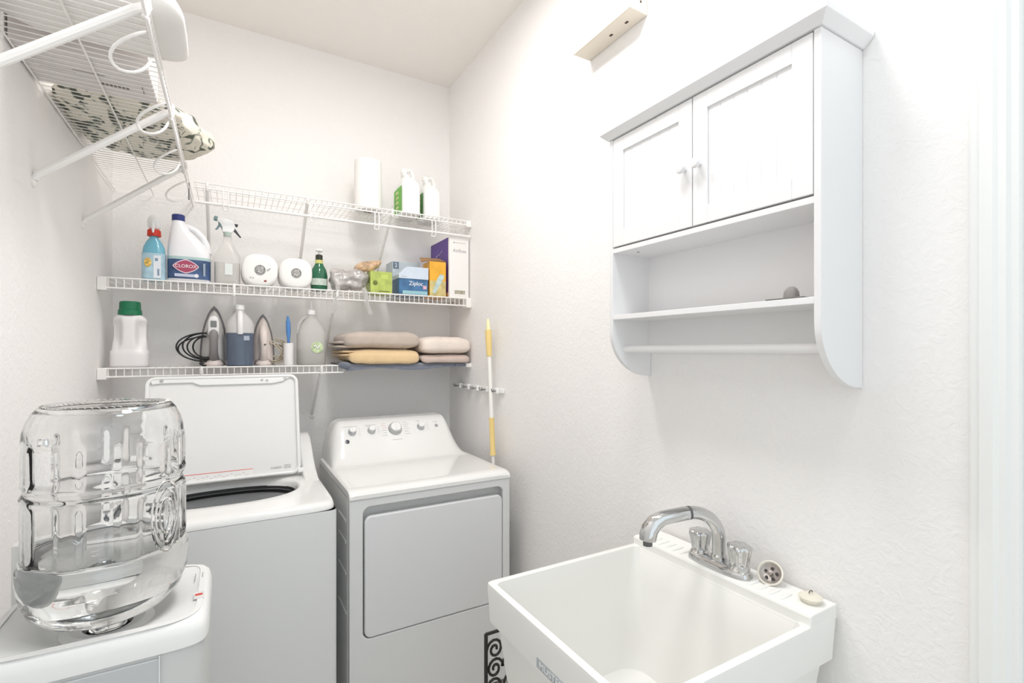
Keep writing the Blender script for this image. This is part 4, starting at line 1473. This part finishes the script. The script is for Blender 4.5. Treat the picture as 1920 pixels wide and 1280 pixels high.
def loops(cx, cz, yy, specs, n_=26):
    out = []
    for rx, rz, dx, dz, dy, ph in specs:
        out.append([(cx + dx - rx * math.sin(ph + PI * 1.1 * k / n_), yy + dy + .004 * math.sin(k * .5), cz + dz + rz * math.cos(ph + PI * 1.1 * k / n_)) for k in range(n_ + 1)])
    return out


for L_ in loops(-.085, LZ + .085, 2.545, ((.110, .062, 0, 0, 0, 0), (.088, .058, 0, .004, .012, 0), (.070, .050, 0, 0, -.010, .1), (.105, .054, 0, -.008, .02, 0), (.05, .046, 0, 0, .006, 0))):
    g.tube(L_, .0034, 7)
g.tube([(-.085, 2.54, LZ + .030), (-.110, 2.535, LZ + .012), (-.10, 2.53, LZ + .004), (-.07, 2.53, LZ + .006)], .0034, 7)
obj('power_cord', g, BLACK, it, smooth=60)
g = G().tube([(-.026, 2.58, LZ + .02), (-.024, 2.58, LZ + .07), (-.026, 2.585, LZ + .13)], .009, 8)
obj('cord_guard', g, BLACK, it, smooth=60)

# jug with dark blue liquid
x, y = .044, 2.530
t = thing('jug', 'translucent jug filled with dark grey-blue liquid, between the two irons', 'jug', (x, y, LZ))
JUG = mat('translucent_jug', (.80, .78, .77), .30, trans=.35, ior=1.15)
DL = mat('slate_liquid', (.085, .11, .16), .22, coat=.4, var=.1, vscale=14)
obj('liquid_part', G().loft([(x, y, LZ, .052, .052, 2.4), (x, y, LZ + .005, .0565, .0565, 2.4), (x, y, LZ + .148, .0565, .0565, 2.4)], 48), DL, t)
R = [(x, y, LZ + .148, .0565, .0565, 2.4), (x, y, LZ + .185, .0565, .0565, 2.4), (x, y, LZ + .205, .050, .050, 2.2), (x, y, LZ + .228, .032, .032, 2), (x, y, LZ + .244, .018, .018, 2), (x, y, LZ + .258, .016, .016, 2)]
bb = obj('body', G().loft(R, 48), JUG, t, smooth=50)
obj('cap', G().lathe([(.018, .254), (.018, .272), (.016, .275), (.001, .275)], (x, y, LZ), n=24), PLAST, t)
obj('handle', G().tube([(x, y - .018, LZ + .240), (x, y - .044, LZ + .235), (x, y - .060, LZ + .205), (x, y - .060, LZ + .165), (x, y - .054, LZ + .145)], [.010, .012, .012, .012, .012], 14), mat('handle_frost', (.82, .80, .79), .3), t, smooth=60)
obj('label_patch', G().box(x + .014, x + .036, y - .0560, y - .0548, LZ + .115, LZ + .135), mat('patch_grey', (.40, .44, .52), .5), t, smooth=0)

ir2 = iron('cream iron standing upright on the lowest shelf with beige cord', .140, 2.572, .93, IG, mat('iron_cream', (.70, .62, .58), .4), mat('iron_cream', (.7, .62, .58), .4), mat('iron_cream', (.7, .62, .58), .4), .30, False)
ir2.rotation_euler = (0, 0, 0)
g = G()
BC = mat('beige_cord', (.62, .54, .42), .5)
rnd = random.Random(2)
for q in range(9):
    rx, rz = .03 + rnd.random() * .03, .025 + rnd.random() * .03
    ph = rnd.random() * 6
    cx_, cz_ = .185 + rnd.random() * .012, LZ + .058 + rnd.random() * .02
    g.tube([(cx_ + rx * math.cos(ph + 2 * PI * k / 22), 2.60 + .02 * math.sin(3 * ph + k * .28) + q * .003, max(LZ + .004, cz_ + rz * math.sin(ph + 2 * PI * k / 22))) for k in range(21)], .0026, 6)
g.tube([(.165, 2.56, LZ + .115), (.19, 2.555, LZ + .112), (.215, 2.56, LZ + .075), (.235, 2.57, LZ + .035), (.24, 2.58, LZ + .012)], .0026, 6)
g.tube([(.165, 2.56, LZ + .108), (.185, 2.55, LZ + .10), (.205, 2.555, LZ + .075), (.228, 2.57, LZ + .03)], .0026, 6)
obj('power_cord', g, BC, ir2, smooth=60)
g = G()
for q in range(6):
    g.tube([(.092 + .006 * math.cos(k * .5), 2.625 + .01 * math.sin(k * .5), LZ + .02 + q * .017 + .001 * k) for k in range(13)], .003, 6)
obj('dark_cord', g, mat('dark_cord', (.08, .07, .06), .5), ir2)

# brush in a white cup
x, y = .244, 2.525
t = thing('brush_cup', 'white plastic cup holding the blue brush on the lowest shelf', 'cup', (x, y, LZ))
obj('cup', G().lathe([(.020, 0), (.022, .002), (.0225, .105), (.021, .105), (.020, .006), (.001, .006)], (x, y, LZ), n=32, caps=False), mat('cup_white', (.82, .80, .79), .35), t)
t = thing('brush', 'blue-handled brush standing in the white cup', 'brush', (x, y, LZ + .008))
obj('handle', G().tube([(x, y, LZ + .05), (x, y, LZ + .12), (x - .001, y, LZ + .16), (x - .002, y, LZ + .20), (x - .003, y, LZ + .232)], [.005, .006, .0105, .010, .004], 14), mat('brush_blue', (.09, .24, .55), .35), t, smooth=60)
obj('bristles', G().tube([(x, y, LZ + .008), (x, y, LZ + .05)], .012, 12), PLAST, t)

# clear jug
x, y = .345, 2.535
t = thing('jug', 'nearly clear plastic jug with white cap and small green label', 'jug', (x, y, LZ))
CJ = mat('cloudy_jug', (.74, .73, .70), .28, trans=.45, ior=1.12)
R = [(x, y, LZ, .058, .052, 3), (x, y, LZ + .006, .064, .057, 3), (x, y, LZ + .150, .064, .057, 3), (x, y, LZ + .160, .062, .055, 3), (x - .001, y, LZ + .19, .050, .046, 2.5), (x - .001, y, LZ + .215, .033, .032, 2.2), (x, y, LZ + .236, .018, .018, 2), (x, y, LZ + .245, .0165, .0165, 2)]
bb = obj('body', G().loft(R, 48), CJ, t, smooth=50)
obj('liquid', G().loft([(x, y, LZ + .004, .058, .051, 3), (x, y, LZ + .075, .058, .051, 3)], 40), mat('pale_liquid', (.60, .59, .54), .3, trans=.4, ior=1.33), t)
obj('cap', G().lathe([(.019, .243), (.019, .262), (.017, .265), (.001, .265)], (x, y, LZ), n=24), PLAST, t)
obj('nozzle', G().lathe([(.008, .264), (.006, .285), (.003, .31), (.001, .31)], (x, y, LZ), n=16), JUG, t)
obj('handle', G().tube([(x - .018, y - .01, LZ + .230), (x - .040, y - .01, LZ + .222), (x - .056, y - .01, LZ + .195), (x - .060, y - .01, LZ + .150)], [.008, .009, .009, .010], 12), CJ, t, smooth=60)
lb = obj('label', G().lathe([(.027, 0), (.027, .0015), (.001, .002)], (x + .018, y - .0575, LZ + .085), (0, -1, 0), 28), mat('label_leaf', (.50, .60, .36), .5, var=.3, vscale=80), bb)
obj('label_logo', G().tube([(x + .004 + .003 * k, y - .0605, LZ + .088 + .007 * math.sin(k * .9)) for k in range(10)], .003, 6), PLAST, lb)


# ------------------------------------------------------------------ folded towels at the right of the lowest shelf
def towel(name, label, x0, x1, z0, z1, y0, y1, m, seed, layers=None, group='folded towels on the lowest shelf', tilt=0.0, droop=0.0, top=1.0):
    t = thing(name, label, 'towel', ((x0 + x1) / 2, (y0 + y1) / 2, z0), group)
    cx_, cy_, cz_ = (x0 + x1) / 2, (y0 + y1) / 2, (z0 + z1) / 2

    def twarp(P):
        z = min(z1, max(z0, P.z))
        if z > cz_:
            z += (tilt * (P.x - cx_) + .006 * math.cos((P.x - cx_) / (x1 - x0) * PI)) * (z - cz_) / (z1 - cz_) * top
        fr_ = max(0, (2.475 - P.y) / .03)
        if droop and fr_ > 0:
            z -= droop * min(1, fr_) * (1 - (z - z0) / (z1 - z0) * .6)
        return (P.x, P.y, z)
    g = G().blob((cx_, cy_, cz_), ((x1 - x0) / 2, (y1 - y0) / 2, (z1 - z0) / 2), 9, 3.6, 110, 36, amp=.005, fr=9, seed=seed, warp=twarp)
    b = obj('folded_cloth', g, m, t, smooth=60)
    if layers:
        for (a0, a1, b0, b1) in layers:
            gg = G().blob(((a0 + a1) / 2, cy_ + .01, (b0 + b1) / 2), ((a1 - a0) / 2, (y1 - y0) / 2 - .015, (b1 - b0) / 2), 7, 3.0, 64, 16, amp=.002, fr=14, seed=seed + 3)
            obj('fold_edge', gg, m, b, smooth=60)
    return t


def terry(n, c_):
    return mat(n, c_, .95, bump=.35, bscale=260, var=.06, vscale=14, sheen=.3)


TAUPE, YELT, CREAM, PINKB = terry('terry_taupe', (.54, .46, .40)), terry('terry_yellow', (.76, .56, .32)), terry('terry_cream', (.80, .71, .64)), terry('terry_beige', (.60, .49, .43))
BLUEC = terry('cloth_slate_blue', (.17, .19, .235))
SL = Z3 + .0018
t = thing('blue_cloth', 'slate blue cloth spread under the folded towels, drooping over the shelf edge', 'cloth', (.80, 2.6, SL))
poly = [(2.735, 0), (2.735, .007), (2.462, .007), (2.452, .004), (2.450, -.042), (2.4555, -.042), (2.457, -.0), (2.46, .0)]


def clothpt(u, v):
    X0 = .470 + .65 * u
    k = v * (len(poly) // 2 - 1)
    return None


g = G()
N_ = 80
vs, fs = [], []
for i in range(N_ + 1):
    xx = .468 + .655 * i / N_
    wob = .0035 * math.sin(xx * 38) + .002 * math.sin(xx * 91)
    drop = .024 + .006 * math.sin(xx * 17) - (.02 if xx < .49 else 0) - (.020 if xx > 1.06 else 0)
    for (yy, zz) in ((2.735, .0), (2.735, .008), (2.60, .009), (2.468, .009), (2.452 + wob * .3, -.008), (2.446 + wob, -drop * .7), (2.447 + wob, -drop), (2.4505 + wob * .4, -drop), (2.4525, -.016), (2.4555, .0)):
        vs.append((xx, yy, SL + zz))
K_ = 10
for i in range(N_):
    for j in range(K_):
        l = (j + 1) % K_
        fs.append((i * K_ + j, i * K_ + l, (i + 1) * K_ + l, (i + 1) * K_ + j))
fs += [tuple(range(K_)), tuple(N_ * K_ + j for j in reversed(range(K_)))]
obj('spread', G().add(vs, fs), BLUEC, t, smooth=60)
obj('crumple', G().blob((.485, 2.455, SL - .002), (.030, .022, .018), 2.5, 2.5, 48, 24, amp=.008, fr=22, seed=5), BLUEC, t, smooth=60)
TZ = SL + .0095
towel('folded_towel', 'mustard yellow folded towel, lower one of left towel pile', .500, .862, TZ, TZ + .068, 2.430, 2.74, YELT, 1,
      layers=((.468, .60, TZ + .030, TZ + .046), (.470, .60, TZ + .047, TZ + .062)), droop=.016, top=0)
towel('folded_towel', 'taupe folded towel lying on top of the yellow towel', .475, .862, TZ + .069, TZ + .155, 2.436, 2.74, TAUPE, 2,
      layers=((.448, .58, TZ + .071, TZ + .088), (.450, .58, TZ + .091, TZ + .108)), tilt=.02)
towel('folded_towel', 'pinkish beige folded towel under the cream towel by the right wall', .866, 1.150, TZ, TZ + .041, 2.430, 2.74, PINKB, 3, droop=.014, top=0)
towel('folded_towel', 'cream folded towel, top of the pile against the right wall', .866, 1.152, TZ + .042, TZ + .132, 2.428, 2.74, CREAM, 4)

# ------------------------------------------------------------------ things on the left wall shelf
QZ = ZL + .0016
t = thing('storage_carton', 'flat white cardboard box on the left wall shelf, seen from below', 'box', (-.31, 1.65, QZ))
WC = mat('carton_white', (.70, .66, .65), .6, var=.04, vscale=10)
b = obj('box_body', G().box(-.440, -.178, 1.552, 1.752, QZ, QZ + .10), WC, t, bevel=.002)
PD = mat('carton_print', (.20, .17, .17), .6)
g = G()
for k_ in range(7):
    g.box(-.295 + k_ * .0088, -.295 + k_ * .0088 + .0062, 1.682 + .001 * (k_ % 2), 1.694, QZ - .0008, QZ - .0002)
obj('lettering', g, PD, b, smooth=0)
obj('printed_line', G().box(-.345, -.28, 1.640, 1.6415, QZ - .0008, QZ - .0002).box(-.205, -.203, 1.66, 1.70, QZ - .0008, QZ - .0002).box(-.41, -.34, 1.655, 1.657, QZ - .0008, QZ - .0002), PD, b, smooth=0)


def leaf_mat():
    m = bpy.data.materials.new('leaf_print_cotton')
    m.use_nodes = True
    nt = m.node_tree
    b = nt.nodes['Principled BSDF']
    b.inputs['Roughness'].default_value = .9
    tc = nt.nodes.new('ShaderNodeTexCoord')
    mp_ = nt.nodes.new('ShaderNodeMapping')
    mp_.inputs['Scale'].default_value = (17, 9.5, 14)
    mp_.inputs['Rotation'].default_value = (.3, .2, .5)
    n_ = nt.nodes.new('ShaderNodeTexNoise')
    n_.inputs['Scale'].default_value = 1.5
    n_.inputs['Detail'].default_value = 2.5
    n_.inputs['Distortion'].default_value = 1.1
    r = nt.nodes.new('ShaderNodeValToRGB')
    e0, e1 = r.color_ramp.elements
    e0.position, e0.color = .0, (.10, .105, .085, 1)
    e1.position, e1.color = .49, (.74, .70, .60, 1)
    for p_, c_ in ((.405, (.10, .11, .085, 1)), (.42, (.27, .29, .24, 1)), (.455, (.33, .34, .28, 1)), (.470, (.74, .70, .60, 1))):
        e_ = r.color_ramp.elements.new(p_)
        e_.color = c_
    nt.links.new(tc.outputs['Object'], mp_.inputs['Vector'])
    nt.links.new(mp_.outputs[0], n_.inputs['Vector'])
    nt.links.new(n_.outputs['Fac'], r.inputs[0])
    nt.links.new(r.outputs[0], b.inputs['Base Color'])
    n2 = nt.nodes.new('ShaderNodeTexNoise')
    n2.inputs['Scale'].default_value = 14
    bp = nt.nodes.new('ShaderNodeBump')
    bp.inputs['Strength'].default_value = .5
    bp.inputs['Distance'].default_value = .02
    nt.links.new(tc.outputs['Object'], n2.inputs['Vector'])
    nt.links.new(n2.outputs['Fac'], bp.inputs['Height'])
    nt.links.new(bp.outputs[0], b.inputs['Normal'])
    return m


def quilt_warp(P):
    # the quilt lies flat on the deck and bulges past the front rail
    kz_ = sm((P.y - 1.78) / .36)
    P = Vector((P.x, P.y, QZ + (P.z - QZ) * (.3 + .72 * kz_)))
    b_ = max(0, P.x + .284) / .156
    P = Vector((P.x + .082 * b_ * b_ * math.exp(-((P.y - 2.19) / .13) ** 2), P.y, P.z))
    z = max(QZ, P.z)
    if P.x > -.148:
        z = max(QZ - .05 * min(1, (P.x + .148) / .04), P.z)
    return (max(P.x, XL + .006), P.y, z)


q = obj('quilt', G().blob((-.284, 2.050, QZ + .068), (.156, .285, .072), 3.6, 3.0, 130, 60, amp=.018, fr=11, seed=1.5, warp=quilt_warp, octs=4), leaf_mat(), None, smooth=60, loc=(-.248, 2.045, QZ))
tag(q, 'cream quilt with dark green leaf print bundled on the left wall shelf', 'quilt')
q = obj('pillow', G().blob((-.240, 1.395, QZ + .135), (.190, .140, .135), 6.0, 4.5, 64, 36, amp=.004, fr=6, seed=2,
                           warp=lambda P: (max(XL + .004, P.x - 1.1 * (P.z - QZ - .012)), P.y, P.z)), mat('pillow_white', (.82, .80, .77), .85, bump=.1, bscale=60), None, smooth=60, loc=(-.262, 1.362, QZ))
tag(q, 'plump plain white pillow on the left wall shelf near the frame top', 'pillow')
